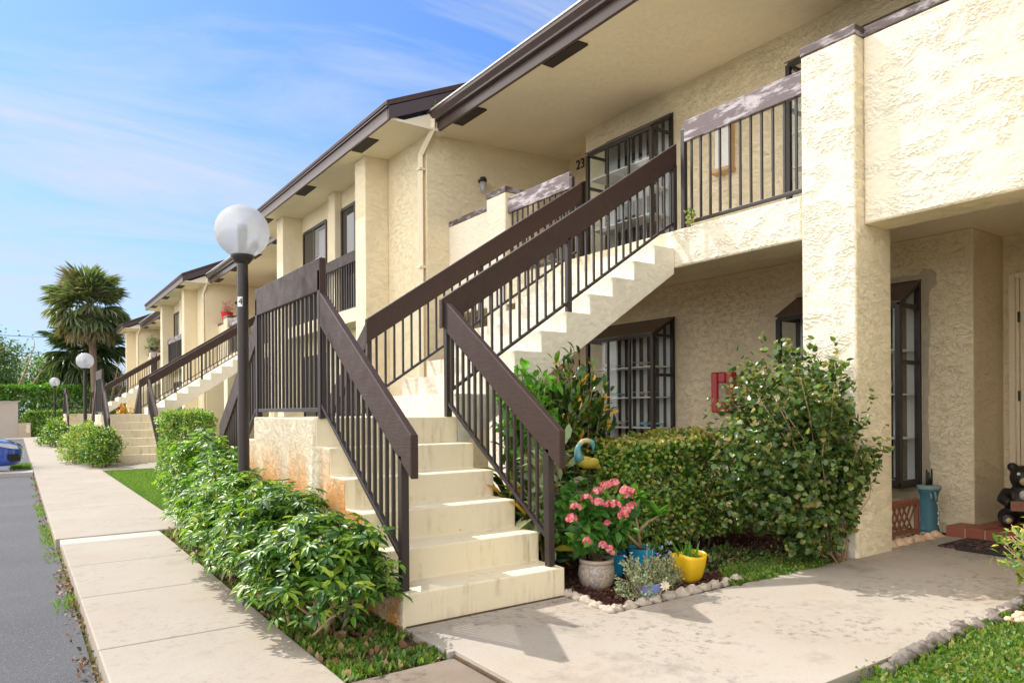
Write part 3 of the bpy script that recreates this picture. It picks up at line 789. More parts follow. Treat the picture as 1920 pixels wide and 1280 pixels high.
# plate curved round the pole, with its figure 4
pl = MB(); vs = []
for i in range(7):
    a = yaw + (i - 3) * .17
    for zz in (2.0, 2.075): vs.append((1.43 + .0428 * math.cos(a), 5.62 + .0428 * math.sin(a), zz))
pl.add(vs, [(2 * i, 2 * i + 2, 2 * i + 3, 2 * i + 1) for i in range(6)])
plate = pl.build('number_plate', M['white'], L1)
mt = Matrix(((ps.x, 0, pd.x, 1.43 + .0442 * pd.x + .008 * ps.x), (ps.y, 0, pd.y, 5.62 + .0442 * pd.y + .008 * ps.y), (0, 1, 0, 2.037), (0, 0, 0, 1)))
o = text_mesh('plate_digit', '4', .07, M['black'], plate, mt, .001)
for loc, lb in (((1.43, 20.7, -.08), 'middle globe lamp post, standing behind the yellow green bush'), ((1.43, 37.6, 0), 'farthest and smallest globe lamp post, in front of the tall hedge')):
    c = copy_tree(L1); c.location = loc; c['label'] = lb
    for ch in list(c.children):
        if ch.name.startswith('number_plate'):
            for g2 in list(ch.children): bpy.data.objects.remove(g2)
            bpy.data.objects.remove(ch)
# ------------------------------------------------------------------ plants
UP = np.array([0, 0, 1.0])
def part(*a, **k): return leaf_obj(*a, **k)
def stems(root, base, tips, r0=.012, r1=.003, mat='bark', name='stem', spread=.05, sag=.1, seed=1, kind=None):
    q = random.Random(seed); mb = MB()
    for t in tips:
        t = Vector(t); b = Vector(base) + Vector((q.uniform(-spread, spread), q.uniform(-spread, spread), 0))
        m1 = b.lerp(t, .4) + Vector((q.uniform(-.05, .05), q.uniform(-.05, .05), sag * (t - b).length))
        m2 = b.lerp(t, .75) + Vector((q.uniform(-.04, .04), q.uniform(-.04, .04), sag * .7 * (t - b).length))
        mb.tube([b, m1, m2, t], [r0, r0 * .7, r0 * .45, r1], 5)
    return mb.build(name, M[mat], root, 0, kind)

def compound(P, Nn, n_leaf=8, L=(.045, .082), wid=.68, droop=.16):
    """palmate leaves: leaflets radiating from P in the plane across Nn"""
    n = len(P); Nn = unit(Nn)
    a = unit(np.cross(Nn, rdir(n))); b = np.cross(Nn, a)
    Ps, Ds, Us, Ls = [], [], [], []; sz = rng.uniform(.75, 1.2, n)
    for j in range(n_leaf):
        an = 2 * np.pi * (j + rng.uniform(-.15, .15, n)) / n_leaf
        d = np.cos(an)[:, None] * a + np.sin(an)[:, None] * b
        dr = droop + rng.uniform(-.15, .2, n)
        D = d * np.cos(dr)[:, None] - Nn * np.sin(dr)[:, None]
        Ps.append(P + d * .012); Ds.append(D); Us.append(Nn * .9 + d * .4); Ls.append(rng.uniform(*L) * rng.uniform(.8, 1.2, n) * sz)
    return [np.concatenate(q) for q in (Ps, Ds, Us, Ls)]

def umbrella_shrub(label, cx, cy, rx, ry, h, n, seed, xmax=1.68, mt='lf_umbrella'):
    global rng
    rng = np.random.default_rng(seed)
    T = thing('umbrella_shrub', (cx, cy, -.03), label, 'shrub', 'umbrella leaf shrubs between the sidewalk and the stairs')
    d = rdir(n * 3); d[:, 2] = np.abs(d[:, 2]) * 1.0 - .36
    rad = rng.uniform(0, 1, len(d)) ** .38
    lump = np.array([mnoise.noise(Vector(tuple(x * 2.1 + seed))) for x in d])
    rad = rad * (1 + .34 * lump) * np.where(rng.uniform(0, 1, len(d)) < .06, 1.22, 1)
    P = np.array([cx, cy, h * .42]) + d * rad[:, None] * np.array([rx, ry, h * .60])
    keep = (P[:, 0] < xmax) & (P[:, 2] > .06)
    P = P[keep][:n]; d = d[keep][:n]
    Nn = unit(d * np.array([1, 1, .6]) * .38 + UP * rng.uniform(.6, 1.2, len(P))[:, None] + rdir(len(P)) * .42)
    part('foliage', *compound(P, Nn), T_OVATE, M[mt], T, .64)
    k = len(P); idx = rng.choice(k, 22, replace=False)
    stems(T, (cx, cy, -.05), P[idx], .012, .0035, 'palebark', 'stem', .16, .05, seed)
    return T
umbrella_shrub('umbrella shrub nearest the camera, below the bottom steps, with bare pale stems', 1.43, 3.90, .42, .56, .80, 820, 3)
umbrella_shrub('dark glossy umbrella shrub second from the camera, left of the stair railing', 1.41, 4.66, .44, .58, .90, 820, 4)
umbrella_shrub('umbrella shrub growing round the foot of the nearest lamp post', 1.41, 5.5, .42, .62, .92, 820, 5, mt='lf_umbrella_sunlit')
umbrella_shrub('umbrella shrub just beyond the nearest lamp post', 1.46, 6.45, .34, .65, 1.02, 820, 6, mt='lf_umbrella_sunlit')
umbrella_shrub('low umbrella shrub at the far end of the row, spilling over the cross path', 1.72, 8.25, .42, .55, .86, 520, 9, 2.3, 'lf_umbrella_sunlit')
umbrella_shrub('tallest and brightest umbrella shrub, second from the far end of the row', 1.52, 7.35, .38, .7, 1.28, 820, 8, 1.95, 'lf_umbrella_sunlit')

def hedge(name, label, cat, x0, x1, y0, y1, z0, z1, n, size, mats, seed, group=None, tpl=T_OVATE, rough=.06, rnd_=.22, tipfrac=.0, stemmat='bark', depth=.09, pw=5):
    global rng
    rng = np.random.default_rng(seed)
    cx, cy, cz = (x0 + x1) / 2, (y0 + y1) / 2, (z0 + z1) / 2
    T = thing(name, (cx, cy, z0 if z0 < .1 else 0), label, cat, group)
    hx, hy, hz = (x1 - x0) / 2, (y1 - y0) / 2, (z1 - z0) / 2
    A = np.array([hy * hz, hy * hz, hx * hz, hx * hz, hx * hy * 1.5]); A = A / A.sum()
    def sample(m, dep):
        f = rng.choice(5, m, p=A); u = rng.uniform(-1, 1, (m, 3)); nr = np.zeros((m, 3))
        for k, (ax, s) in enumerate(((0, -1), (0, 1), (1, -1), (1, 1), (2, 1))):
            q = f == k; u[q, ax] = s; nr[q, ax] = s
        p4 = np.sum(np.abs(u) ** pw, axis=1) ** (1 / pw)           # rounded box
        u = u / (p4[:, None] * rnd_ + (1 - rnd_))
        P = u * np.array([hx, hy, hz])
        bump = np.array([mnoise.noise(Vector(tuple(p * 2.6 + seed))) + .5 * mnoise.noise(Vector(tuple(p * 7 + seed))) for p in P])
        P = P + nr * (bump * rough - rng.exponential(dep, m))[:, None] + np.array([cx, cy, cz])
        return P, unit(nr + .4 * unit(u)), f
    P, nr, f = sample(n, depth)
    D = unit(nr * .8 + rdir(n) * .9 + UP * .25); U = unit(nr + UP * .6 + rdir(n) * .5)
    sets = [leaves(P, D, U, rng.uniform(.7, 1.25, n) * size, tpl)]
    if tipfrac:
        m = int(n * tipfrac); P, nr, f = sample(m, depth * .25)
        w = np.where(nr[:, 2] > .5, 1.0, .30); k = rng.uniform(0, 1, m) < w
        P, nr = P[k] + nr[k] * .012, nr[k]; m = len(P)
        sets.append(leaves(P, unit(nr + rdir(m) * .8), unit(nr + rdir(m) * .5 + UP * .4), rng.uniform(.7, 1.2, m) * size, tpl))
    V, F = join_np(sets); mi = np.concatenate([np.full(len(q[1]), i) for i, q in enumerate(sets)])
    mi = np.concatenate([mi, mi]); Tt = np.concatenate([F[:, [0, 1, 2]], F[:, [0, 2, 3]]])
    k = (Tt[:, 0] != Tt[:, 1]) & (Tt[:, 1] != Tt[:, 2]) & (Tt[:, 0] != Tt[:, 2])
    fo = mesh_np('foliage', V, Tt[k], M[mats[0]], T); fo.data.materials.append(M[mats[1]])
    fo.data.polygons.foreach_set('material_index', mi[k].astype(np.int32))
    tips = np.array([cx, cy, cz]) + rng.uniform(-.8, .8, (26, 3)) * np.array([hx, hy, hz])
    mb = MB()
    for t in tips:
        b = Vector((t[0] * .7 + cx * .3, t[1] * .7 + cy * .3, -.05)); t = Vector(t)
        mb.tube([b, b.lerp(t, .5) + Vector((.02, .02, .03)), t], [.011, .008, .004], 5)
    mb.build('stem', M[stemmat], T)
    return T
hedge('clipped_hedge', 'low clipped hedge with yellow and pink new leaves behind the potted flowers', 'hedge', 3.68, 5.45, 3.88, 4.60, .08, .95, 18000, .034, ('lf_hedge', 'lf_hedge_tip'), 21, None, T_HEART, .085, .5, .42, 'bark', .085, 4)
hedge('clipped_hedge', 'square clipped yellow green hedge on the lawn before the second staircase', 'hedge', 1.76, 2.46, 11.1, 12.1, .02, 1.17, 8500, .042, ('lf_hedge', 'lf_var'), 22, None, T_OVATE, .10, .5, .5, 'bark', .09, 4)
hedge('variegated_bush', 'yellow leaved bush at the sidewalk in front of the middle lamp post', 'bush', .95, 1.62, 19.0, 20.7, -.05, .84, 3600, .06, ('lf_var', 'lf_var'), 23, None, T_OVATE, .34, .9, .1, 'bark', .12, 2.2)
hedge('green_bush', 'rounded green bush hiding the left foot of the second staircase', 'bush', 1.22, 1.88, 17.5, 18.9, -.05, .80, 3800, .06, ('lf_umbrella', 'lf_var'), 24, None, T_OVATE, .34, .9, .25, 'bark', .12, 2.2)
hedge('small_bush', 'small distant pale green bush beside the sidewalk near the farthest lamp post', 'bush', .8, 1.55, 28.6, 31.5, -.05, .85, 2600, .085, ('lf_umbrella', 'lf_var'), 25, None, T_OVATE, .36, .9, .3, 'bark', .12, 2.2)
hedge('boundary_hedge', 'tall bright topped boundary hedge at the far end of the path', 'hedge', -5, 11, 46.6, 48.0, -.1, 2.58, 26000, .18, ('lf_farhedge', 'lf_bright'), 26, None, T_DIAM, .22, .2, .6, 'bark', .12)
hedge('boundary_hedge', 'lower dark clipped hedge in front of the tall boundary hedge', 'hedge', .35, 9.5, 44.9, 45.8, -.1, 1.28, 13000, .11, ('lf_hedge', 'lf_var'), 27, None, T_DIAM, .06, .2, .3, 'bark', .08)  # paler leaves, mostly on top, paint the lit upper face

def twig_bush(name, label, cat, base, ctr, rad, ntip, nleaf, size, mat, seed, tpl=T_HEART, ok=None, r0=.014, spread=.09, stemmat='bark', wid=1.0, frac=.45, up=.35, group=None, zmin=.05, stemfrac=1.0, tip_mat=None):
    global rng
    rng = np.random.default_rng(seed)
    T = thing(name, base, label, cat, group)
    d = rdir(ntip * 4); r = rng.uniform(0, 1, len(d)) ** .4
    lump = np.array([mnoise.noise(Vector(tuple(x * 1.8 + seed))) for x in d])
    P = np.array(ctr) + d * (r * (1 + .25 * lump))[:, None] * np.array(rad)
    k = P[:, 2] > zmin
    if ok: k &= np.array([ok(p) for p in P])
    P = P[k][:ntip]; n = len(P); b = np.array(base)
    stems(T, base, P[:int(n * stemfrac)], r0, .0022, stemmat, 'branch', spread, .08, seed)
    t = 1 - frac * rng.uniform(0, 1, (n, nleaf)) ** 1.3
    mid = b + (P - b) * .75 + UP * .056 * np.linalg.norm(P - b, axis=1)[:, None]
    Q = mid[:, None] + (P - mid)[:, None] * ((t - .75) / .25)[..., None]
    Q = np.where((t > .75)[..., None], Q, b + (P - b)[:, None] * t[..., None] + UP * .06)
    Q = Q.reshape(-1, 3) + rng.normal(0, size * .35, (n * nleaf, 3)); m = len(Q)
    if ok:
        k = np.array([ok(p) for p in Q]); Q = Q[k]; m = len(Q)
    ax = unit(Q - np.array(ctr))
    D = unit(ax * .6 + rdir(m) * .9 + UP * up * .5); U = unit(UP * .9 + ax * .5 + rdir(m) * .6)
    part('foliage', Q, D, U, rng.uniform(.6, 1.25, m) * size, tpl, M[mat], T, wid)
    return T
def clear_pillar(p): return not (p[0] > 5.39 and p[1] > 2.96)
twig_bush('tall_bush', 'tall loose bush with pale twigs growing against the front pillar', 'bush', (5.28, 3.10, -.02), (5.04, 3.27, .90), (.95, .52, .88), 760, 24, .050, 'lf_bush', 31, T_HEART, clear_pillar, .009, .10, 'palebark', 1.0, .5, stemfrac=.10)
twig_bush('croton', 'dark croton with long yellow marked leaves beneath the upper flight', 'shrub', (3.72, 4.48, -.02), (3.72, 4.48, .98), (.38, .30, .66), 170, 20, .12, 'lf_croton', 32, T_LONG, None, .010, .16, 'bark', 1.15, .6, 1.2)
twig_bush('bright_shrub', 'bright light green leafy shrub showing above the lower right handrail', 'shrub', (3.32, 4.52, -.02), (3.32, 4.5, 1.2), (.24, .22, .42), 60, 14, .095, 'lf_bright', 33, T_OVATE, None, .011, .08, 'bark', 1.0, .5, .6)
twig_bush('strappy_plant', 'dark narrow leaved plant seen through the lower right railing', 'shrub', (3.12, 4.2, -.02), (3.12, 4.2, .45), (.24, .38, .42), 90, 10, .20, 'lf_croton', 34, T_LONG, lambda p: p[0] > 2.9, .008, .1, 'bark', .8, .7, 1.4)
twig_bush('silver_plant', 'silvery narrow leaved plant beside the bird ornament', 'shrub', (3.05, 3.95, -.02), (3.06, 3.92, .74), (.13, .12, .24), 22, 9, .16, 'lf_grey', 35, T_LONG, None, .008, .05, 'palebark', 1.3, .6, .7)
twig_bush('leaning_plant', 'spiky light green plant leaning in from the right edge over the door mat', 'shrub', (5.12, 1.55, -.02), (5.10, 1.66, .34), (.22, .26, .30), 60, 13, .055, 'lf_var', 36, T_OVATE, None, .006, .08, 'palebark', .8, .7)

# ---- potted plants in the bed
def pot(name, label, loc, prof, mat, rim=None, inner=True):
    T = thing(name, loc, label, 'flower pot')
    MB().lathe(prof, loc, 36).build('pot_body', M[mat], T)
    r, z = prof[-1]
    if rim: MB().lathe([(r * .985, z - .030), (r + .008, z - .022), (r + .006, z), (r - .012, z + .002), (r - .015, z - .05)], loc, 36).build('pot_rim', M[rim], T)
    MB().lathe([(r - .012, z - .02), (.0, z - .018)], loc, 24).build('potting_soil', M['soil'], T)
    return T
pl_ = (3.24, 3.62, -.02)
pot('plant_pot', 'round speckled stoneware pot holding the pink flowering plant', pl_, [(0, 0), (.085, .0), (.112, .04), (.125, .09), (.122, .14), (.108, .18), (.112, .205)], 'crock', 'crock_rim')
I = twig_bush('flowering_plant', 'pink flowering ixora growing in the speckled pot', 'flowers', (3.24, 3.62, .17), (3.20, 3.64, .47), (.30, .26, .24), 80, 14, .085, 'lf_ixora', 41, T_OVATE, lambda p: p[0] > 2.9, .006, .03, 'bark', 1.0, .6, .2)
rng = np.random.default_rng(42)
heads = [(2.98, 3.42, .63), (3.06, 3.40, .60), (3.10, 3.45, .66), (3.16, 3.40, .58), (3.21, 3.40, .575), (3.30, 3.40, .66), (3.34, 3.42, .62), (3.28, 3.38, .53), (3.26, 3.38, .50), (3.40, 3.45, .64),
         (3.30, 3.50, .70), (3.22, 3.5, .69), (2.93, 3.47, .57), (2.92, 3.5, .50), (3.12, 3.38, .46), (2.98, 3.42, .36), (3.08, 3.38, .33), (3.13, 3.37, .30), (3.14, 3.37, .27), (3.36, 3.40, .55)]
fl = []
for i, hq in enumerate(heads):
    big = 13 if hq[2] > .48 else 6
    rr = .035 if hq[2] > .48 else .022
    dd = rdir(big); dd[:, 2] = np.abs(dd[:, 2]) * .9 - .1
    Pc = np.array(hq) + dd * rr
    a = unit(np.cross(dd, rdir(big))); b = np.cross(dd, a)
    for j in range(5):
        an = 2 * np.pi * j / 5; D = np.cos(an) * a + np.sin(an) * b + dd * .2
        fl.append(leaves(Pc, D, dd, np.full(big, .020), T_OVATE, 1.5))
V, F = join_np(fl); Tt = np.concatenate([F[:, [0, 1, 2]], F[:, [0, 2, 3]]]); Tt = Tt[(Tt[:, 0] != Tt[:, 1]) & (Tt[:, 1] != Tt[:, 2]) & (Tt[:, 0] != Tt[:, 2])]
mesh_np('flower_cluster', V, Tt, M['petal'], I)
def squarish(loc, r, h, label):
    T = thing('plant_pot', loc, label, 'flower pot'); mb = MB(); seg = 40; prof = [(.0, 0), (.62, 0), (.74, .03), (.90, .5 * h), (.99, .86 * h), (1.0, h), (.93, h), (.90, h - .03)]
    vs = []; fs = []
    for q, z in prof:
        for k in range(seg):
            a = 2 * math.pi * k / seg; e = (abs(math.cos(a)) ** 4 + abs(math.sin(a)) ** 4) ** -.25
            wob = .012 * math.cos(2 * a) * (z / h) ** 4
            vs.append((loc[0] + r * q * e * math.cos(a), loc[1] + r * q * e * math.sin(a), loc[2] + z + wob))
    for i in range(len(prof) - 1):
        for k in range(seg):
            k2 = (k + 1) % seg; fs.append((i * seg + k, i * seg + k2, (i + 1) * seg + k2, (i + 1) * seg + k))
    mb.add(vs, fs, True); mb.build('pot_body', M['yellow_glaze'], T)
    MB().lathe([(r * .92, h - .03), (0, h - .028)], loc, 20).build('potting_soil', M['soil'], T)
    return T
squarish((3.87, 3.36, -.01), .108, .195, 'bright yellow glazed pot with a squarish mouth')
rng = np.random.default_rng(43)
G_ = thing('grassy_plant', (3.87, 3.36, .16), 'short grassy plant sprouting from the yellow pot', 'plant')
n = 46; P = np.array([3.85, 3.36, .16]) + rng.normal(0, .028, (n, 3)) * (1, 1, .1)
part('foliage', P, unit(rdir(n) * .55 + UP * 1.0), rdir(n), rng.uniform(.05, .13, n), T_BLADE, M['lf_bright'], G_, 1.2)
pot('plant_pot', 'small violet blue pot almost hidden under the grey green bush', (3.27, 3.16, -.01), [(0, 0), (.05, 0), (.068, .03), (.075, .09), (.07, .12)], 'violet_glaze')
def herb(label, base, ctr, rad, n, seed, mat, size, cat='plant', name='grey_herb'):
    """upright stems closely set with tiny leaves"""
    global rng
    rng = np.random.default_rng(seed); T = thing(name, base, label, cat)
    d = rdir(n); d[:, 2] = np.abs(d[:, 2]); tips = np.array(ctr) + d * np.array(rad) * rng.uniform(.55, 1, (n, 1))
    stems(T, base, tips, .0035, .0015, 'palebark', 'stem', rad[0] * .3, -.02, seed)
    k = 46; t = rng.uniform(.12, 1, (n, k)); b = np.array(base)
    Q = (b + (tips - b)[:, None] * t[..., None]).reshape(-1, 3) + rng.normal(0, .006, (n * k, 3)); m = len(Q)
    ax = np.repeat(unit(tips - b), k, axis=0)
    part('foliage', Q, unit(rdir(m) + ax * .5), unit(ax + rdir(m) * .4), rng.uniform(.6, 1.2, m) * size, T_OVATE, M[mat], T)
    return T
herb('grey green small leaved bush spilling over the violet pot', (3.28, 3.2, .0), (3.28, 3.20, .04), (.28, .16, .31), 120, 44, 'lf_grey', .02)
herb('upright pale variegated herb right of the grey bush', (3.56, 3.27, .0), (3.55, 3.27, .05), (.14, .10, .22), 40, 45, 'lf_grey', .018)
pot('plant_pot', 'turquoise glazed bowl behind the grey green bush', (3.50, 3.74, -.01), [(0, 0), (.07, 0), (.085, .06), (.098, .15), (.105, .185)], 'blue_glaze')
pot('plant_pot', 'tall turquoise pot holding the thick stemmed desert rose', (3.655, 3.60, -.01), [(0, 0), (.065, 0), (.085, .07), (.095, .17), (.10, .225)], 'blue_glaze')
D_ = thing('desert_rose', (3.6480, 3.6100, 0.2215), 'thick stemmed desert rose with leaf rosettes in the tall turquoise pot', 'plant')
mb = MB()
for path in (((3.6480, 3.6100, 0.2120), (3.6100, 3.5910, 0.3450), (3.5720, 3.5815, 0.4590), (3.5530, 3.5720, 0.5730)), ((3.6100, 3.5910, 0.3260), (3.6670, 3.5530, 0.4020), (3.7335, 3.5150, 0.4400)), ((3.6480, 3.6100, 0.2120), (3.5340, 3.6100, 0.3070), (3.4770, 3.6100, 0.4400))):
    mb.tube(path, [.015, .010, .007, .006][:len(path)], 8)
mb.build('stem', M['palebark'], D_)
rng = np.random.default_rng(46); ps = []
for c_ in ((3.5530, 3.5720, 0.5825), (3.7335, 3.5150, 0.4495), (3.4770, 3.6100, 0.4495), (3.6100, 3.5815, 0.5350)):
    n = 20; d = rdir(n); d[:, 2] = np.abs(d[:, 2]) * .6 + .1; ps.append((np.repeat(np.array([c_]), n, 0), unit(d), unit(UP + rdir(n) * .3), rng.uniform(.08, .13, n)))
part('foliage', *[np.concatenate([p[i] for p in ps]) for i in range(4)], T_OVATE, M['lf_bright'], D_, .9)
rng = np.random.default_rng(47)
BF = twig_bush('blue_flower_plant', 'small plant with pale blue flowers behind the grey bush', 'flowers', (3.70, 3.55, -.01), (3.72, 3.52, .16), (.12, .1, .12), 16, 8, .035, 'lf_ixora', 48)
n = 30; P = np.repeat(np.array([(3.66, 3.42, .24), (3.72, 3.42, .21), (3.62, 3.42, .20), (3.75, 3.44, .26), (3.70, 3.42, .17)]), 6, 0) + rng.normal(0, .006, (30, 3))
part('flower', P, unit(rdir(n) + (0, -.6, .2)), rdir(n), np.full(n, .018), T_OVATE, M['petal_blue'], BF, 1.5)
PF = thing('pale_flower', (3.27, 2.98, .1), 'single pale star shaped flower in front of the violet pot', 'flower')
n = 9; an = np.arange(n) * 2 * np.pi / n
rgt = np.array([.818, -.575, 0]); P = np.repeat(np.array([[3.262, 3.02, .115]]), n, 0)
part('petal', P, np.cos(an)[:, None] * rgt + np.sin(an)[:, None] * UP + np.array([0, -.25, .1]), np.repeat(np.array([[-.2, -1.0, .3]]), n, 0), np.full(n, .034), T_OVATE, M['petal_pale'], PF, .9)
MB().tube([(3.265, 3.03, .11), (3.27, 3.10, -.01)], .003, 5).build('stem', M['palebark'], PF)

# ---- flower pots on the far landings, orange plant
def far_pot(loc, label, mat, flab, fmat, rad, n, size, seed):
    pot('plant_pot', label, loc, [(0, 0), (.12, 0), (.15, .12), (.19, .30), (.2, .34)], mat)
    return twig_bush('potted_plant', flab, 'plant', (loc[0], loc[1], loc[2] + .3), (loc[0], loc[1], loc[2] + .5), rad, n, 9, size, fmat, seed, T_OVATE, None, .008, .05, 'palebark')
far_pot((5.73, 24.5, 4.14), 'bright red flower pot on the upper landing wall of the second staircase', 'redpot', 'twiggy reddish plant in the red pot', 'petal', (.22, .55, .3), 22, .05, 61)
far_pot((5.73, 39.6, 4.14), 'dark pot on the upper landing wall of the farthest staircase', 'frame', 'white and green leafy plant in the dark upper landing pot', 'lf_grey', (.35, .9, .45), 60, .10, 62)
twig_bush('orange_croton', 'bright orange and green croton seen past the second landing', 'shrub', (2.85, 25.0, -.05), (2.85, 25.0, .85), (.42, .4, .62), 70, 14, .14, 'lf_orange', 63, T_OVATE)

# ---- lawns, ground cover, litter
def blades(name, label, n, x0, x1, y0, y1, z, L, mat, seed, tpl=T_BLADE, ok=None, tilt=.6, wid=1.0, cat='grass'):
    global rng
    rng = np.random.default_rng(seed)
    P = np.stack([rng.uniform(x0, x1, n), rng.uniform(y0, y1, n), np.full(n, z)], 1)
    if ok is not None: P = P[ok(P)]
    n = len(P)
    o = part(name, P, unit(rdir(n) * tilt + UP * .8), rdir(n), rng.uniform(.5, 1.2, n) * L, tpl, M[mat], None, wid, 'stuff')
    o['label'] = label; o['category'] = cat; return o
def patchy(seed, thr=-.1, sc_=2.5):
    return lambda P: np.array([mnoise.noise(Vector((p[0] * sc_ + seed, p[1] * sc_, 0))) + .35 * mnoise.noise(Vector((p[0] * 9, p[1] * 9 + seed, 0))) > thr for p in P])
blades('lawn_grass', 'bright mown grass of the lawn beyond the shrubs', 52000, 1.47, 4.2, 8.95, 16.9, -.035, .055, 'lf_grass', 71)
blades('near_grass', 'bright weedy grass in the bottom right corner', 15000, 2.55, 6.2, .15, 1.70, -.04, .05, 'lf_grass', 72, ok=lambda P: P[:, 1] > .25)
blades('near_weeds', 'small leaved weeds among the near grass', 22000, 2.5, 6.2, .2, 1.76, -.01, .030, 'lf_cover', 73, T_OVATE, patchy(3, -.22), 1.2, 1.0, 'weeds')
blades('strip_weeds', 'low weeds and grass at the foot of the umbrella shrubs', 6500, 1.2, 1.74, 3.05, 4.6, -.03, .045, 'lf_cover', 74, T_OVATE, patchy(8, -.12, 4), .9, .8, 'weeds')
blades('strip_grass', 'thin grass along the sidewalk edge of the shrubs', 3600, 1.19, 1.42, 3.1, 7.9, -.035, .06, 'lf_grass', 75, ok=patchy(4, .0, 4))
blades('bed_cover', 'light green ground cover at the front of the flower bed', 11000, 3.95, 5.25, 3.0, 3.45, .005, .036, 'lf_cover', 76, T_OVATE, lambda P: np.array([mnoise.noise(Vector((p[0] * 7, p[1] * 7, 3))) for p in P]) * .09 + .035 < np.minimum(P[:, 1] - 2.99, .40 * np.minimum(1, (P[:, 0] - 3.9) / .4) - (P[:, 1] - 3.06)), .8, .8, 'ground cover')
blades('bed_weeds', 'small dark green weeds at the foot of the clipped hedge', 1500, 3.75, 5.1, 3.42, 3.95, .0, .05, 'lf_bush', 90, T_OVATE, patchy(5, -.1, 5), .9, 1.0, 'weeds')
blades('bark_mulch', 'dark brown bark mulch in the flower bed', 9000, 2.88, 7.2, 3.09, 4.9, -.002, .032, 'lf_bed', 77, T_OVATE, None, 1.6, 1.3, 'mulch')
blades('leaf_litter', 'dry leaf litter and weeds along the parking lot edge', 2600, .22, .335, 2.4, 16.9, -.075, .030, 'lf_litter', 78, T_OVATE, lambda P: rng.uniform(0, 1, len(P)) < np.clip((P[:, 0] - .21) / .12, 0, 1) ** 1.4 * (.35 + .65 * (np.sin(P[:, 1] * 2.3) + np.sin(P[:, 1] * 5.1) > -.2)), 1.4, 1.2, 'leaf litter')
blades('kerb_weeds', 'tufts of weeds at the parking lot kerb', 2600, .2, .335, 5.0, 16.5, -.08, .06, 'lf_grass', 79, ok=patchy(12, .18, 1.4), cat='weeds')
blades('strip_litter', 'dry leaves under the umbrella shrubs', 1500, 1.2, 1.75, 3.05, 8.0, -.028, .05, 'lf_litter', 80, T_OVATE, None, 1.8, 1.2, 'leaf litter')
blades('kerb_grass', 'grass tuft on the kerb apron by the blue car', 900, -.1, .28, 18.5, 20.5, -.03, .09, 'lf_grass', 81)

# ---- edging stones
stone_me = []
for i in range(4):
    q = MB(); q.ball((0, 0, 0), .5, 16, 10, (1, .62, .62), .55, i + 5)
    stone_me.append(q)
def stone(loc, s, i, rz, label, group, mat, name='edging_stone'):
    o = stone_me[i % 4].build(name, M[mat], None); o.location = loc; o.scale = (s, s, s * .95); o.rotation_euler = (0, 0, rz)
    return tag(o, label, 'stone', group)
ed = [(2.905 - .012 * k, 3.52 - .105 * k, .012) for k in range(5)] + [(2.90 + .118 * k, 3.075 + .004 * k, .012) for k in range(11)]
for i, p in enumerate(ed):
    stone(p, rnd.uniform(.105, .135), i, (1.6 if i < 5 else 0) + rnd.uniform(-.3, .3), 'small pale rounded edging stone in the row round the potted flower bed', 'pale stones edging the flower bed', 'stone')
for i in range(17):
    stone((3.30 + .112 * i + rnd.uniform(-.02, .02), 1.70 + rnd.uniform(-.03, .02) + .004 * i, -.0 + rnd.uniform(-.015, .012)), rnd.uniform(.095, .128), i + 1, rnd.uniform(-.4, .4), 'dark grey lumpy edging stone along the grass in the bottom right corner', 'dark stones edging the near grass', 'grey_stone')
for i in range(6):
    stone((6.12 + .165 * i, 3.10 + rnd.uniform(-.015, .015), .01), rnd.uniform(.15, .19), i + 2, rnd.uniform(-.3, .3), 'tan border stone below the lattice panel', 'tan stones below the lattice', 'pebble')
pb = MB(); 
for i in range(150): pb.ball((rnd.uniform(4.55, 5.3), rnd.uniform(1.36, 1.66), rnd.uniform(-.02, .025)), rnd.uniform(.014, .028), 8, 5, (1.2, 1, .7), .3, i)
o = pb.build('pebbles', M['pebble'], None, 0, 'stuff'); o['label'] = 'orange pebbles behind the dark edging stones'; o['category'] = 'pebbles'
pb = MB()
for i in range(170): pb.ball((rnd.uniform(6.02, 7.02), rnd.uniform(3.14, 3.5), rnd.uniform(-.01, .03)), rnd.uniform(.014, .03), 7, 5, (1.2, 1, .7), .3, i + 900)
o = pb.build('shell_gravel', M['stone'], None, 0, 'stuff'); o['label'] = 'mixed gravel behind the lattice panel'; o['category'] = 'gravel'
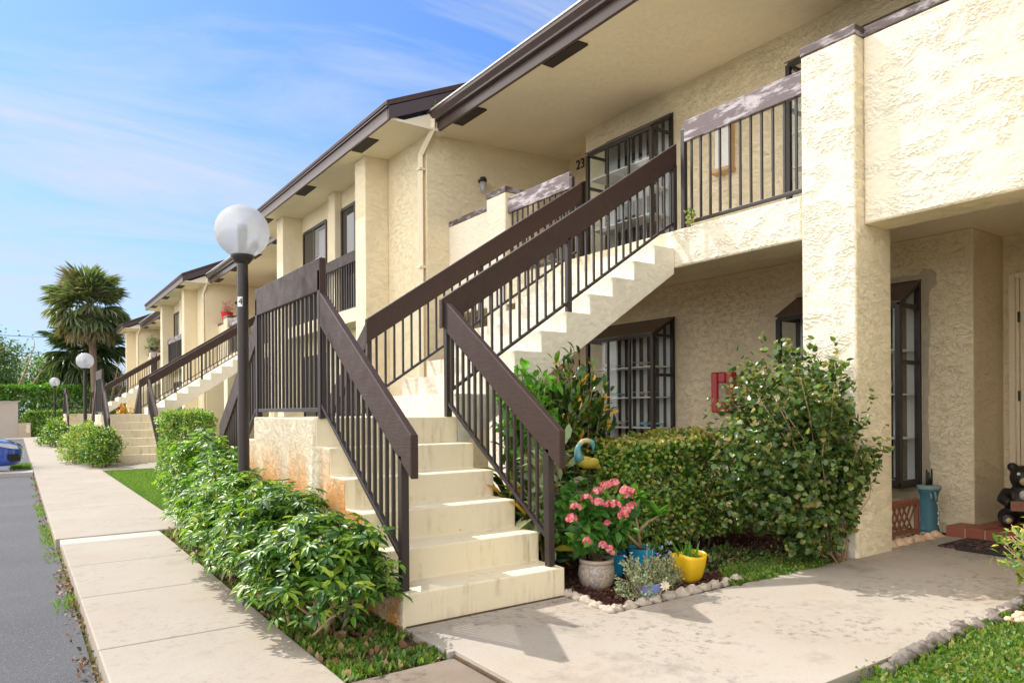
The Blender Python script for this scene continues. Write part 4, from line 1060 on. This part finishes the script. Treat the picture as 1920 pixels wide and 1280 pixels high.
# ------------------------------------------------------------------ far trees, palms, house, walls
def palm(label, base, top, rad, n, seed, mats=('lf_palm', 'lf_palm_dry'), r0=.28, leafr=.95):
    global rng
    rng = np.random.default_rng(seed); q = random.Random(seed)
    T = thing('palm_tree', base, label, 'palm tree', 'fan palms at the far end of the building')
    b = Vector(base); t = Vector(top); path = []; rr = []
    for i in range(13):
        f = i / 12; p = b.lerp(t, f) + Vector((.10 * math.sin(f * 3), 0, 0)); path.append(p); rr.append(r0 * (1 - .38 * min(1, f * 3)) * (1 + .05 * (i % 2)))
    MB().tube(path, rr, 12).build('trunk', M['palmtrunk'], T)
    green, dry, pt = [], [], MB()
    for i in range(n):
        u = (i + .5) / n; el = R(84 - 138 * u) + q.uniform(-.2, .2); az = i * 2.399 + q.uniform(-.3, .3)
        d = Vector((math.cos(az) * math.cos(el), math.sin(az) * math.cos(el), math.sin(el)))
        o0 = t + Vector((0, 0, -.35 * u)); L = rad * q.uniform(.40, .62) * (1.0 if u < .75 else .8)
        hub = o0 + d * L + Vector((0, 0, -.14 * L))
        pt.tube([o0, o0 + d * L * .55, hub], [.022, .016, .010], 4)
        side = d.cross(Vector((0, 0, 1))).normalized(); nrm = side.cross(d).normalized()
        m = 44; an = np.linspace(-1.95, 1.95, m) + rng.uniform(-.06, .06, m)
        dd = np.cos(an)[:, None] * np.array(d) + np.sin(an)[:, None] * np.array(side) - np.array((0, 0, 1.0)) * ((.04 + .10 * np.abs(np.sin(an))) if u < .5 else (.22 + .28 * np.abs(np.sin(an))))[:, None] + rng.normal(0, .08, (m, 3))
        l = rad * leafr * .62 * (1 - .25 * (np.abs(an) / 1.95) ** 2) * rng.uniform(.85, 1.1, m)
        fold = np.array(nrm)[None] + rng.normal(0, .35, (m, 3))
        s = leaves(np.repeat(np.array([hub]), m, 0), dd, fold, l, T_LONG, .30)
        (dry if u > .78 and q.random() < .7 or q.random() < .06 else green).append(s)
    pt.build('leaf_stalk', M['lf_palm_dry'], T, 0, 'stuff')
    V, F = join_np(green + dry); mi = np.concatenate([np.full(len(f_[1]), int(j >= len(green))) for j, f_ in enumerate(green + dry)]); mi = np.concatenate([mi, mi])
    Tt = np.concatenate([F[:, [0, 1, 2]], F[:, [0, 2, 3]]])
    k = (Tt[:, 0] != Tt[:, 1]) & (Tt[:, 1] != Tt[:, 2]) & (Tt[:, 0] != Tt[:, 2])
    cr = mesh_np('crown', V, Tt[k], M[mats[0]], T); cr.data.materials.append(M[mats[1]])
    cr.data.polygons.foreach_set('material_index', mi[k].astype(np.int32))
palm('tall fan palm with a round crown and brown hanging skirt', (3.62, 45.6, -.1), (3.30, 45.2, 7.2), 2.15, 58, 81)
palm('shorter darker fan palm crown behind the tall palm trunk', (3.9, 48.9, -.1), (3.5, 48.6, 5.0), 2.35, 46, 82, ('lf_palm_dark', 'lf_palm_dark'), .2, 1.0)

def tree(label, base, ctr, rad, n, seed, size, mat='lf_tree', bare=False):
    global rng
    rng = np.random.default_rng(seed); q = random.Random(seed)
    T = thing('tree', base, label, 'tree', 'trees beyond the boundary hedge')
    b = Vector(base); c = Vector(ctr); mb = MB()
    mb.tube([b, b.lerp(c, .5) + Vector((.1, 0, 0)), c], [.22, .17, .08], 8)
    k = 34; d = rdir(k); cl = np.array(ctr) + d * np.array(rad) * (rng.uniform(.2, 1, (k, 1)) ** .45)
    for p in cl:
        s = b.lerp(c, q.uniform(.45, .95)); mb.tube([s, s.lerp(Vector(p), .5) + Vector((0, 0, .15)), Vector(p)], [.07, .04, .015], 5)
    mb.build('trunk', M['palebark' if bare else 'bark'], T)
    m = n // k; P = np.repeat(cl, m, 0) + rng.normal(0, 1, (m * k, 3)) * np.array(rad) * .20
    part('crown', P, rdir(len(P)), unit(rdir(len(P)) + UP * .8), rng.uniform(.6, 1.3, len(P)) * size, T_DIAM, M[mat], T)
tree('broad green tree at the left edge beyond the hedge', (-2.4, 64, -.1), (-2.0, 64, 4.2), (2.9, 2.2, 2.4), 9000, 83, .22)
tree('dark low tree beneath the palm crown left of the house roof', (1.2, 67, -.1), (1.3, 67, 4.2), (2.6, 2.0, 1.6), 6500, 84, .2, 'lf_hedge')
tree('dark tree behind the lower palm crown', (5.0, 68, -.1), (5.2, 68, 3.6), (2.4, 2, 1.4), 4600, 85, .2, 'lf_hedge')
def bare_tree(label, base, tips, r0, seed, leafy=0):
    global rng
    rng = np.random.default_rng(seed); T = thing('bare_tree', base, label, 'tree')
    mb = MB(); q = random.Random(seed); ends = []
    for t in tips:
        b = Vector(base); t = Vector(t); m1 = b.lerp(t, .45) + Vector((q.uniform(-.15, .15), 0, q.uniform(-.1, .25)))
        mb.tube([b, m1, t], [r0, r0 * .7, r0 * .22], 7)
        for j in range(7):
            s = m1.lerp(t, q.uniform(.2, 1)); e = s + Vector((q.uniform(-.55, .55), q.uniform(-.4, .4), q.uniform(.1, .8)))
            mb.tube([s, s.lerp(e, .5) + Vector((.05, 0, .04)), e], [r0 * .24, r0 * .15, r0 * .05], 5); ends.append(e)
    mb.build('trunk', M['palebark'], T)
    if leafy:
        P = np.repeat(np.array(ends), leafy, 0) + rng.normal(0, .16, (len(ends) * leafy, 3))
        part('crown', P, rdir(len(P)), rdir(len(P)), rng.uniform(.6, 1.2, len(P)) * .13, T_DIAM, M['lf_tree'], T)
bare_tree('leaning bare branched tree with pale bark left of the palms', (-1.0, 49.5, -.1), ((.9, 49, 5.0), (1.5, 49.2, 4.1), (-1.6, 49, 5.4), (-.9, 49.4, 6.2)), .10, 86, 9)
bare_tree('thin bare branched tree right of the palm trunk', (4.3, 46.3, -.1), ((5.5, 46.2, 4.1), (5.0, 46.4, 3.4), (4.9, 46, 4.4)), .07, 87)
H = thing('house', (7.5, 59, 0), 'distant low house with a brown hip roof behind the hedge', 'house')
MB().box(1.2, 16, 56.8, 62, -.1, 2.75).build('wall', M['wallfar'], H)
MB().add([(.5, 56, 2.7), (16.5, 56, 2.7), (16.5, 63, 2.7), (.5, 63, 2.7), (3.0, 59.5, 3.45), (14, 59.5, 3.45)], [(0, 1, 5, 4), (1, 2, 5), (2, 3, 4, 5), (3, 0, 4), (3, 2, 1, 0)]).build('roof', M['shingle'], H)
W_ = thing('boundary_wall', (-2.2, 43.7, -.1), 'pale painted wall at the end of the parking lot behind the blue car', 'wall')
MB().box(-6, .10, 43.6, 43.85, -.1, 1.74).build('wall_panel', M['wallfar'], W_, .01)
MB().box(-6, .15, 43.56, 43.89, 1.74, 1.80).build('wall_cap', M['wallfar'], W_, .01)
U_ = thing('utility_box', (.36, 43.2, 0), 'small tan utility box beside the pale boundary wall', 'utility box')
MB().box(.105, .62, 43.0, 43.4, -.1, .70).build('box_body', M['box_tan'], U_, .012)
MB().box(.43, .58, 42.985, 42.999, .2, .62).build('box_panel', M['cream_paint'], U_, .004)
for z, lb in ((7.45, 'upper thin utility wire crossing the sky behind the palms'), (6.1, 'lower thin utility wire behind the palms')):
    o = MB().tube([(-14 + i * 3.2, 70, z + .012 * (i - 5) ** 2) for i in range(11)], .022, 5).build('utility_wire', M['black'], None); tag(o, lb, 'wire', 'utility wires behind the palms')

# ------------------------------------------------------------------ blue car (nose towards +x)
CAR = thing('parked_car', (-2.1, 18.75, -.085), 'blue sedan nosed up to the sidewalk at the left edge', 'car')
NX = .13; CY = 18.75; ZB = -.085
secs = [  # distance behind the nose, half width, z low, z belt, z hood/top
    (.0, .46, .34, .50, .55), (.05, .66, .24, .54, .60), (.16, .80, .20, .60, .66), (.40, .88, .19, .68, .75), (.80, .90, .19, .74, .84), (1.35, .91, .19, .80, .94),
    (1.9, .91, .19, .85, .97), (2.7, .91, .19, .88, .98), (3.4, .90, .20, .90, 1.00), (4.0, .88, .22, .90, 1.02), (4.4, .82, .26, .86, .98), (4.58, .70, .34, .74, .86)]
cv = []; cf = []; K = 17
for dx, hw, zl, zb, zt in secs:
    prof = [(-hw * .92, zl), (-hw, zl + .08), (-hw * 1.0, zl + .2), (-hw * .985, (zl + zb) / 2 + .05), (-hw * .97, zb), (-hw * .90, zb + (zt - zb) * .55), (-hw * .72, zt - .015), (-hw * .36, zt), (0, zt + .012)]
    prof = prof + [(-a, b) for a, b in prof[-2::-1]]
    for a, b in prof: cv.append((NX - dx, CY + a, ZB + b))
for i in range(len(secs) - 1):
    for k in range(K - 1):
        cf.append((i * K + k, i * K + k + 1, (i + 1) * K + k + 1, (i + 1) * K + k))
cf.append(tuple(range(K))[::-1]); cf.append(tuple((len(secs) - 1) * K + k for k in range(K)))
body = MB().add(cv, cf, True).build('body', M['carpaint'], CAR)
sb = body.modifiers.new('Subdivision', 'SUBSURF'); sb.levels = 2; sb.render_levels = 2
cab = [(1.25, .74, .95, .94), (1.75, .72, .96, 1.28), (2.35, .66, .97, 1.44), (3.0, .65, .98, 1.42), (3.55, .67, .99, 1.25), (4.05, .72, 1.0, 1.0)]
cv = []; cf = []
for dx, hw, z0_, z1_ in cab:
    for a, b in ((-hw * 1.12, z0_), (-hw, (z0_ + z1_) / 2), (-hw * .86, z1_), (0, z1_ + .03), (hw * .86, z1_), (hw, (z0_ + z1_) / 2), (hw * 1.12, z0_)): cv.append((NX - dx, CY + a, ZB + b))
for i in range(5):
    for k in range(6): cf.append((i * 7 + k, i * 7 + k + 1, (i + 1) * 7 + k + 1, (i + 1) * 7 + k))
cb_ = MB().add(cv, cf, True).build('window', M['dark_glass'], CAR); cb_.modifiers.new('Subdivision', 'SUBSURF').levels = 2
MB().add([(NX - dx, CY + s * hw * .8, ZB + z + .006) for dx, hw, z0_, z in cab[1:5] for s in (-1, 0, 1)], [(i * 3 + k, i * 3 + k + 1, (i + 1) * 3 + k + 1, (i + 1) * 3 + k) for i in range(3) for k in range(2)], True).build('roof', M['carpaint'], CAR)
for sy in (-1, 1):
    MB().add([(NX - .08, CY + sy * .68, ZB + .53), (NX - .22, CY + sy * .855, ZB + .555), (NX - .52, CY + sy * .905, ZB + .635), (NX - .56, CY + sy * .895, ZB + .70), (NX - .27, CY + sy * .83, ZB + .655), (NX - .11, CY + sy * .70, ZB + .605)], [(0, 1, 4, 5), (1, 2, 3, 4)], True).build('headlight', M['headlight'], CAR)
    MB().add([(NX - .05, CY + sy * .70, ZB + .28), (NX - .24, CY + sy * .865, ZB + .28), (NX - .27, CY + sy * .875, ZB + .44), (NX - .08, CY + sy * .74, ZB + .44)], [(0, 1, 2, 3)]).build('fog_vent', M['rubber'], CAR)
    MB().lathe([(.0, -.06), (.03, -.055), (.06, 0), (.03, .055), (0, .06)], (NX - 1.75, CY + sy * .98, ZB + 1.02), 12).build('side_mirror', M['carpaint'], CAR)
    for dx in (.92, 3.62):
        wh = bpy.data.objects.new('wheel', None); col.objects.link(wh); wh.parent = CAR; wh.empty_display_size = .1
        b0 = wloc(CAR); p = (NX - dx, CY + sy * .82, ZB + .325); wh.location = tuple(p[i] - b0[i] for i in range(3)); WL[wh.name] = p
        for nm, prof, mt in (('tyre', [(.20, -.10), (.31, -.10), (.325, -.06), (.325, .06), (.31, .10), (.20, .10)], 'rubber'), ('rim', [(.0, .06), (.10, .085), (.19, .075), (.205, .10)], 'chrome')):
            q = MB(); q.lathe(prof, (0, 0, 0), 28); q.v = [(p[0] + v[0], p[1] + sy * v[2], p[2] + v[1]) for v in q.v]; q.build(nm, M[mt], wh)
MB().add([(NX - .012, CY - .42, ZB + .30), (NX - .012, CY + .42, ZB + .30), (NX - .015, CY + .50, ZB + .47), (NX - .015, CY - .50, ZB + .47)], [(0, 1, 2, 3)]).build('grille', M['rubber'], CAR)

# ------------------------------------------------------------------ things on and by the walls
E_ = thing('extinguisher_cabinet', (7.3, 5.755, 1.14), 'red framed fire extinguisher cabinet on the ground floor wall above the hedge', 'cabinet')
f = MB().box(7.25, 7.352, 5.58, 5.685, 1.15, 1.66).box(7.25, 7.352, 5.805, 5.91, 1.15, 1.66).box(7.25, 7.352, 5.685, 5.805, 1.52, 1.66).box(7.25, 7.352, 5.685, 5.805, 1.15, 1.29)
f.build('cabinet_frame', M['red'], E_, .018)
MB().box(7.27, 7.33, 5.685, 5.805, 1.29, 1.52).build('cabinet_window', M['stone'], E_)
WB = thing('wall_box', (7.3, 5.72, 4.2), 'small white fronted wooden box hung on the upper wall behind the landing railing', 'wall box')
MB().box(7.27, 7.352, 5.60, 5.85, 4.20, 4.75).build('box_back', M['lightwood'], WB, .004)
MB().box(7.255, 7.269, 5.62, 5.83, 4.22, 4.73).build('box_front', M['white'], WB, .003)
MB().box(7.20, 7.352, 5.58, 5.87, 4.155, 4.195).build('box_ledge', M['lightwood'], WB, .006)

Lt = thing('lattice_panel', (6.33, 3.12, .0), 'short cedar lattice garden panel with scalloped top beside the pillar', 'lattice')
x0, x1, zt = 6.02, 6.66, .375
fr = MB()
for x in (x0, x1 - .035): fr.box(x, x + .035, 3.10, 3.135, -.05, zt)
fr.box(x0, x1, 3.105, 3.13, .085, .115)
n = 9; poly = []
for i in range(n * 4 + 1): poly.append((x0 + (x1 - x0) * i / (n * 4), zt + .012 * math.sin(i * math.pi / 2)))
fr.prism([(x0, zt - .05)] + [(x1, zt - .05)] + poly[::-1], 'y', 3.103, 3.132)
fr.build('panel_frame', M['lattice_wood'], Lt)
sl = MB()
for s in (1, -1):
    for i in range(-3, 9):
        xa = x0 + .085 * i; za, zb = .115, zt - .05; xb = xa + (zb - za) * s * .75
        if s < 0: xa += .2; xb += .2
        a, b = (xa, za), (xb, zb)
        if min(a[0], b[0]) < x0 + .03 or max(a[0], b[0]) > x1 - .03: continue
        y = 3.110 if s > 0 else 3.120
        sl.prism([(a[0] - .012, a[1]), (a[0] + .012, a[1]), (b[0] + .012, b[1]), (b[0] - .012, b[1])], 'y', y, y + .007)
sl.build('lattice_slats', M['lattice_wood'], Lt, 0, 'stuff')

pc = (7.10, 3.22, .0)
Pd = thing('pedestal', pc, 'teal painted pedestal pump with shells and a dark spout by the bay window', 'ornament')
MB().lathe([(0, .0), (.112, 0), (.115, .05), (.104, .07), (.103, .10), (.098, .12), (.095, .34), (.098, .36), (.112, .40), (.125, .42), (.0, .425)], pc, 30).build('pedestal_column', M['teal_paint'], Pd)
MB().lathe([(.0, .418), (.13, .42), (.138, .43), (.138, .452), (.13, .46), (.0, .462)], pc, 30).build('pedestal_top', M['teal_worn'], Pd)
q = MB()
for dx, dy, h in ((0, 0, .13), (.025, -.02, .16), (-.03, .01, .09), (.01, .03, .15), (.05, .0, .08)):
    q.tube([(pc[0] + dx, pc[1] + dy, .455), (pc[0] + dx * 1.2, pc[1] + dy, .455 + h)], [.016, .010], 7)
q.build('pump_spout', M['black'], Pd)
q = MB()
for s in (-.035, .03):
    q.tube([(pc[0] - .09 + s * .3, pc[1] - .08 + s, .41), (pc[0] - .10 + s * .3, pc[1] - .10 + s, .36), (pc[0] - .08 + s * .3, pc[1] - .085 + s, .32)], .011, 7)
q.build('pedestal_handle', M['teal_worn'], Pd)
for i in range(26):
    a = -1.1 + rnd.uniform(-.5, .5); z = rnd.uniform(.10, .31); rr_ = .103
    MB().ball((pc[0] + rr_ * math.cos(a), pc[1] + rr_ * math.sin(a), z), rnd.uniform(.012, .022), 8, 5, (1, 1, .8), .5, i).build('shell', M['shell'], Pd)

Pd.scale = (.76, .76, 1.0)
DM = MB().box(6.45, 7.03, 1.78, 2.86, .009, .024).build('door_mat', M['mat'], None, .004)
tag(DM, 'dark patterned door mat lying before the tiled step', 'mat')
DR = MB().box(6.40, 6.46, 1.75, 2.70, .010, .030).build('mat_border', M['rubber'], None, .006)
DR.parent = DM

# bear statue with its welcome sign, facing the walkway (-x, slightly -y)
bc = Vector((7.62, 2.62, .105)); BR = thing('bear_statue', tuple(bc), 'black bear cub statue holding a wooden welcome sign on the tiled step', 'statue')
fwd = Vector((-.9, -.42, 0)).normalized(); lf = Vector((0, 0, 1)).cross(fwd)
def bp(f_, l_, u_): return bc + fwd * f_ + lf * l_ + Vector((0, 0, u_))
q = MB()
q.ball(bp(0, 0, .17), .13, 18, 12, (1, 1, 1.15)); q.ball(bp(.02, 0, .36), .098, 18, 12)
for s in (-1, 1):
    q.ball(bp(.0, s * .075, .44), .036, 12, 8); q.ball(bp(.08, s * .11, .07), .07, 12, 8)
    q.tube([bp(.02, s * .10, .25), bp(.09, s * .14, .20), bp(.15, s * .10, .17)], [.05, .045, .036], 10)
    q.tube([bp(.05, s * .10, .06), bp(.13, s * .12, .05), bp(.19, s * .12, .06)], [.055, .05, .045], 10)
bo = q.build('bear_body', M['bear_fur'], BR)
rm = bo.modifiers.new('Remesh', 'REMESH'); rm.mode = 'VOXEL'; rm.voxel_size = .010; rm.use_smooth_shade = True
smo = bo.modifiers.new('Smooth', 'SMOOTH'); smo.factor = .6; smo.iterations = 4
MB().ball(bp(.105, 0, .34), .042, 14, 9, (1, 1, .8)).build('muzzle', M['muzzle'], BR)
MB().ball(bp(.145, 0, .355), .016, 10, 7).build('nose', M['black'], BR)
for s in (-1, 1):
    MB().ball(bp(.098, s * .045, .395), .012, 8, 6).build('eye', M['white'], BR)
    MB().ball(bp(.245, s * .12, .062), .022, 10, 6).build('paw_pad', M['muzzle'], BR)
ang = math.atan2(fwd.y, fwd.x)
rot = Matrix(((lf.x, 0, fwd.x), (lf.y, 0, fwd.y), (0, 1, 0)))
c_ = bp(.20, 0, .165); q = MB(); hw, hh, ht = .105, .035, .008
q.add([tuple(c_ + lf * (a * hw) + Vector((0, 0, b * hh)) + fwd * (d * ht)) for d in (-1, 1) for a, b in ((-1, -1), (1, -1), (1, 1), (-1, 1))], [(0, 3, 2, 1), (4, 5, 6, 7), (0, 1, 5, 4), (1, 2, 6, 5), (2, 3, 7, 6), (3, 0, 4, 7)])
sg = q.build('welcome_sign', M['signwood'], BR)
c2 = c_ + fwd * .009; mt = Matrix(((lf.x, 0, fwd.x, c2.x), (lf.y, 0, fwd.y, c2.y), (0, 1, 0, c2.z), (0, 0, 0, 1)))
text_mesh('sign_lettering', 'WELCOME', .042, M['letter_red'], sg, mt, .001)
BR.scale = (1.22, 1.22, 1.22)
MB().ball(bp(.13, -.02, .24), .03, 10, 7, (.7, .9, 1.2)).build('pale_carving', M['pale_block'], BR)

# flamingo shaped garden bird on a rod
BD = thing('bird_ornament', (3.2250, 3.6980, 0.1594), 'painted metal garden bird with turquoise neck and yellow body on a rod', 'garden ornament')
body_p = [(3.1519, 3.6980, 0.8775), (3.1734, 3.6980, 0.8474), (3.2164, 3.6980, 0.8345), (3.2680, 3.6980, 0.8259), (3.3196, 3.6980, 0.8087), (3.3626, 3.6980, 0.7743)]
q = MB().tube(body_p, [0.0189, 0.0361, 0.0447, 0.0378, 0.0241, 0.0052], 14)
q.ball((3.2680, 3.6722, 0.8345), .040, 14, 9, (1.25, .5, .8)); q.build('bird_body', M['bird_yellow'], BD)
MB().tube([(3.1631, 3.6980, 0.8560), (3.1433, 3.6980, 0.8947), (3.1450, 3.6980, 0.9377), (3.1648, 3.6980, 0.9635)], [0.0344, 0.0258, 0.0189, 0.0155], 12).build('bird_neck', M['bird_teal'], BD)
MB().tube([(3.1614, 3.6980, 0.9609), (3.1906, 3.6980, 0.9833), (3.2293, 3.6980, 0.9867), (3.2594, 3.6980, 0.9764)], [0.0163, 0.0163, 0.0163, 0.0189], 12).build('bird_crest', M['bird_cream'], BD)
MB().tube([(3.2551, 3.6980, 0.9790), (3.2766, 3.6980, 0.9678), (3.2895, 3.6980, 0.9420), (3.2852, 3.6980, 0.9119)], [0.0198, 0.0189, 0.0120, 0.0026], 12).build('bird_head', M['bird_teal'], BD)
MB().tube([(3.2336, 3.6980, 0.8216), (3.2379, 3.6980, 0.5120), (3.2250, 3.6980, 0.1250)], .006, 6).build('rod', M['black'], BD)

# model aeroplanes on the near bay's glass shelves
def plane(x, y, z, rz, mat, label):
    T = thing('model_aeroplane', (x, y, z), label, 'model plane', 'model aeroplanes on the glass shelves')
    d = Vector((math.cos(rz), math.sin(rz), 0)); s = Vector((0, 0, 1)).cross(d); p = Vector((x, y, z + .05))
    MB().tube([p - d * .16, p - d * .02, p + d * .13, p + d * .16], [.008, .016, .018, .006], 8).build('fuselage', M[mat], T)
    def slab(c, l, w):
        q = MB(); e = Vector((0, 0, .004))
        q.add([tuple(c + s * (a * l) + d * (b * w) + e * g) for g in (-1, 1) for a, b in ((-1, -1), (1, -1), (1, 1), (-1, 1))], [(0, 3, 2, 1), (4, 5, 6, 7), (0, 1, 5, 4), (1, 2, 6, 5), (2, 3, 7, 6), (3, 0, 4, 7)])
        return q
    slab(p + d * .04 + Vector((0, 0, .02)), .17, .032).build('wing', M[mat], T)
    slab(p - d * .14, .06, .018).build('tailplane', M[mat], T)
    MB().tube([p + d * .05, p + d * .05 - Vector((0, 0, .045))], .004, 5).build('undercarriage', M['black'], T)
zs = [.53 + 1.66 * k / 4 + .008 for k in (1, 2, 3)]
for (y, k, rz, mt, lb) in ((7.62, 2, 2.2, 'balsa', 'plain balsa model plane at the left of the top shelf in the near bay window'), (7.0, 2, .9, 'balsa', 'balsa model plane with raised wings at the right of the top shelf'), (7.55, 1, 1.9, 'teal_worn', 'greenish model plane at the left of the middle shelf'),
                      (6.98, 1, .7, 'balsa', 'pale model plane at the right of the middle shelf'), (7.5, 0, 1.2, 'crock', 'speckled model plane at the left of the lowest shelf'), (6.85, 0, 2.0, 'blue_toy', 'light blue model plane at the right of the lowest shelf')):
    plane(7.14, y, zs[k], rz, M and mt, lb)
FG = thing('figurine', (7.12, 3.62, 1.34), 'pale figurine on the shelf inside the right hand bay window', 'figurine')
MB().lathe([(0, 0), (.045, .0), (.04, .05), (.055, .10), (.03, .16), (.035, .2), (.02, .235), (0, .24)], (7.12, 3.62, 1.34), 16).build('figurine_body', M['shell'], FG)
VS = thing('vase', (7.15, 3.82, 1.34), 'green vase beside the figurine inside the right hand bay window', 'vase')
MB().lathe([(0, 0), (.05, .0), (.085, .10), (.08, .2), (.05, .26), (.06, .3), (.05, .3)], (7.15, 3.82, 1.34), 20).build('vase_body', M['teal_worn'], VS)
# weeds rooted in the gutter and the landing edge
for loc, lb in (((5.20, 9.40, 5.66), 'weed sprouting from the gutter end above the downspout'), ((5.46, 4.70, 3.0), 'tiny weed rooted where the upper steps meet the landing railing')):
    twig_bush('weed', lb, 'weed', loc, (loc[0], loc[1], loc[2] + .10), (.07, .07, .10), 8, 7, .045, 'lf_var', int(loc[2] * 100), T_OVATE, None, .004, .02, 'palebark', zmin=.0)
# ------------------------------------------------------------------ camera, sun, sky
cam = bpy.data.cameras.new('camera'); co = bpy.data.objects.new('camera', cam); col.objects.link(co)
th = R(35.09); rl = R(-.36)
Fv = Vector((math.sin(th), math.cos(th), 0)); R0 = Vector((math.cos(th), -math.sin(th), 0)); U0 = Vector((0, 0, 1))
Rv = R0 * math.cos(rl) + U0 * math.sin(rl); Uv = -R0 * math.sin(rl) + U0 * math.cos(rl)
mw = Matrix.Identity(4)
for i in range(3):
    mw[i][0] = Rv[i]; mw[i][1] = Uv[i]; mw[i][2] = -Fv[i]
mw[2][3] = 1.2
co.matrix_world = mw
cam.sensor_width = 36; cam.lens = 36 * 1324.44 / 1920; cam.shift_y = (768.28 - 640) / 1920
cam.clip_start = .05; cam.clip_end = 600
sc.camera = co
SUN = Vector((-.24, .62, .745)).normalized()
sd_ = bpy.data.lights.new('sun', 'SUN'); sd_.energy = 3.1; sd_.angle = R(.53); sd_.color = (1, .955, .88)
so = bpy.data.objects.new('sun', sd_); col.objects.link(so)
so.rotation_euler = (-SUN).to_track_quat('-Z', 'Y').to_euler(); so.location = (-10, 20, 30)
FILL_CLOUD = (12.6, 12.1, 11.4)  # radiance of the added cloud that fills the facade and recess
w = bpy.data.worlds.new('World'); sc.world = w; w.use_nodes = True
nt = w.node_tree; nt.nodes.clear()
wo = nt.nodes.new('ShaderNodeOutputWorld'); bg = nt.nodes.new('ShaderNodeBackground')
sky = nt.nodes.new('ShaderNodeTexSky'); sky.sky_type = 'NISHITA'; sky.sun_disc = False
sky.sun_elevation = math.asin(SUN.z); sky.sun_rotation = math.atan2(SUN.x, SUN.y)
sky.air_density = 1.0; sky.dust_density = .6; sky.ozone_density = 2.2; sky.altitude = 0
tc = nt.nodes.new('ShaderNodeTexCoord'); sx = nt.nodes.new('ShaderNodeSeparateXYZ')
nt.links.new(tc.outputs['Generated'], sx.inputs[0])
dz = math_n(nt, 'ADD', math_n(nt, 'MAXIMUM', sx.outputs['Z'], 0.0), .12)
cx = math_n(nt, 'DIVIDE', sx.outputs['X'], dz); cy = math_n(nt, 'DIVIDE', sx.outputs['Y'], dz)
cb = nt.nodes.new('ShaderNodeCombineXYZ'); nt.links.new(cx, cb.inputs[0]); nt.links.new(cy, cb.inputs[1])
mp_ = nt.nodes.new('ShaderNodeMapping'); mp_.inputs['Rotation'].default_value = (0, 0, R(28)); mp_.inputs['Scale'].default_value = (.55, 1.5, 1); mp_.inputs['Location'].default_value = (3.1, 1.2, 0)
nt.links.new(cb.outputs[0], mp_.inputs['Vector'])
n1 = noise(nt, mp_.outputs[0], 1.1, 9, .62, .9); n2 = noise(nt, cb.outputs[0], .55, 4, .5, .4)
cl = math_n(nt, 'MULTIPLY', ramp(nt, n1, [(.40, 0), (.66, 1)]), ramp(nt, n2, [(.32, .2), (.52, 1)]))
hz = ramp(nt, sx.outputs['Z'], [(0.0, .85), (.10, .62), (.36, 0)])
fac = math_n(nt, 'MULTIPLY', cl, .92)
hs = nt.nodes.new('ShaderNodeHueSaturation'); hs.inputs['Saturation'].default_value = 1.12; hs.inputs['Value'].default_value = 1.0
nt.links.new(sky.outputs[0], hs.inputs['Color'])
tint = mixc(nt, 1.0, hs.outputs[0], (.54, .67, .88), 'MULTIPLY')
csky = mixc(nt, fac, mixc(nt, hz, tint, (2.2, 2.85, 3.75)), (3.1, 3.4, 3.85))
# added fill light: unseen bright cloud out of frame, west and faintly south
wx = ramp(nt, math_n(nt, 'MULTIPLY', sx.outputs['X'], -1.0), [(.08, 0), (.40, 1)])
wy = ramp(nt, math_n(nt, 'MULTIPLY', sx.outputs['Y'], -1.0), [(.0, 0), (.40, .08)])
fill_mask = math_n(nt, 'MULTIPLY', math_n(nt, 'MAXIMUM', wx, wy), ramp(nt, noise(nt, tc.outputs['Generated'], 2.2, 7, .6, .3), [(.30, .25), (.52, 1)]))
csky = mixc(nt, fill_mask, csky, FILL_CLOUD)
nt.links.new(csky, bg.inputs['Color']); bg.inputs['Strength'].default_value = .15
nt.links.new(bg.outputs[0], wo.inputs['Surface'])
sc.view_settings.view_transform = 'Standard'; sc.view_settings.look = 'None'; sc.view_settings.exposure = 0.62; sc.view_settings.gamma = 1
sc.cycles.max_bounces = 12; sc.cycles.diffuse_bounces = 8; sc.cycles.transparent_max_bounces = 16; sc.cycles.transmission_bounces = 6
sc.cycles.use_denoising = True
sc.cycles.sample_clamp_indirect = 8
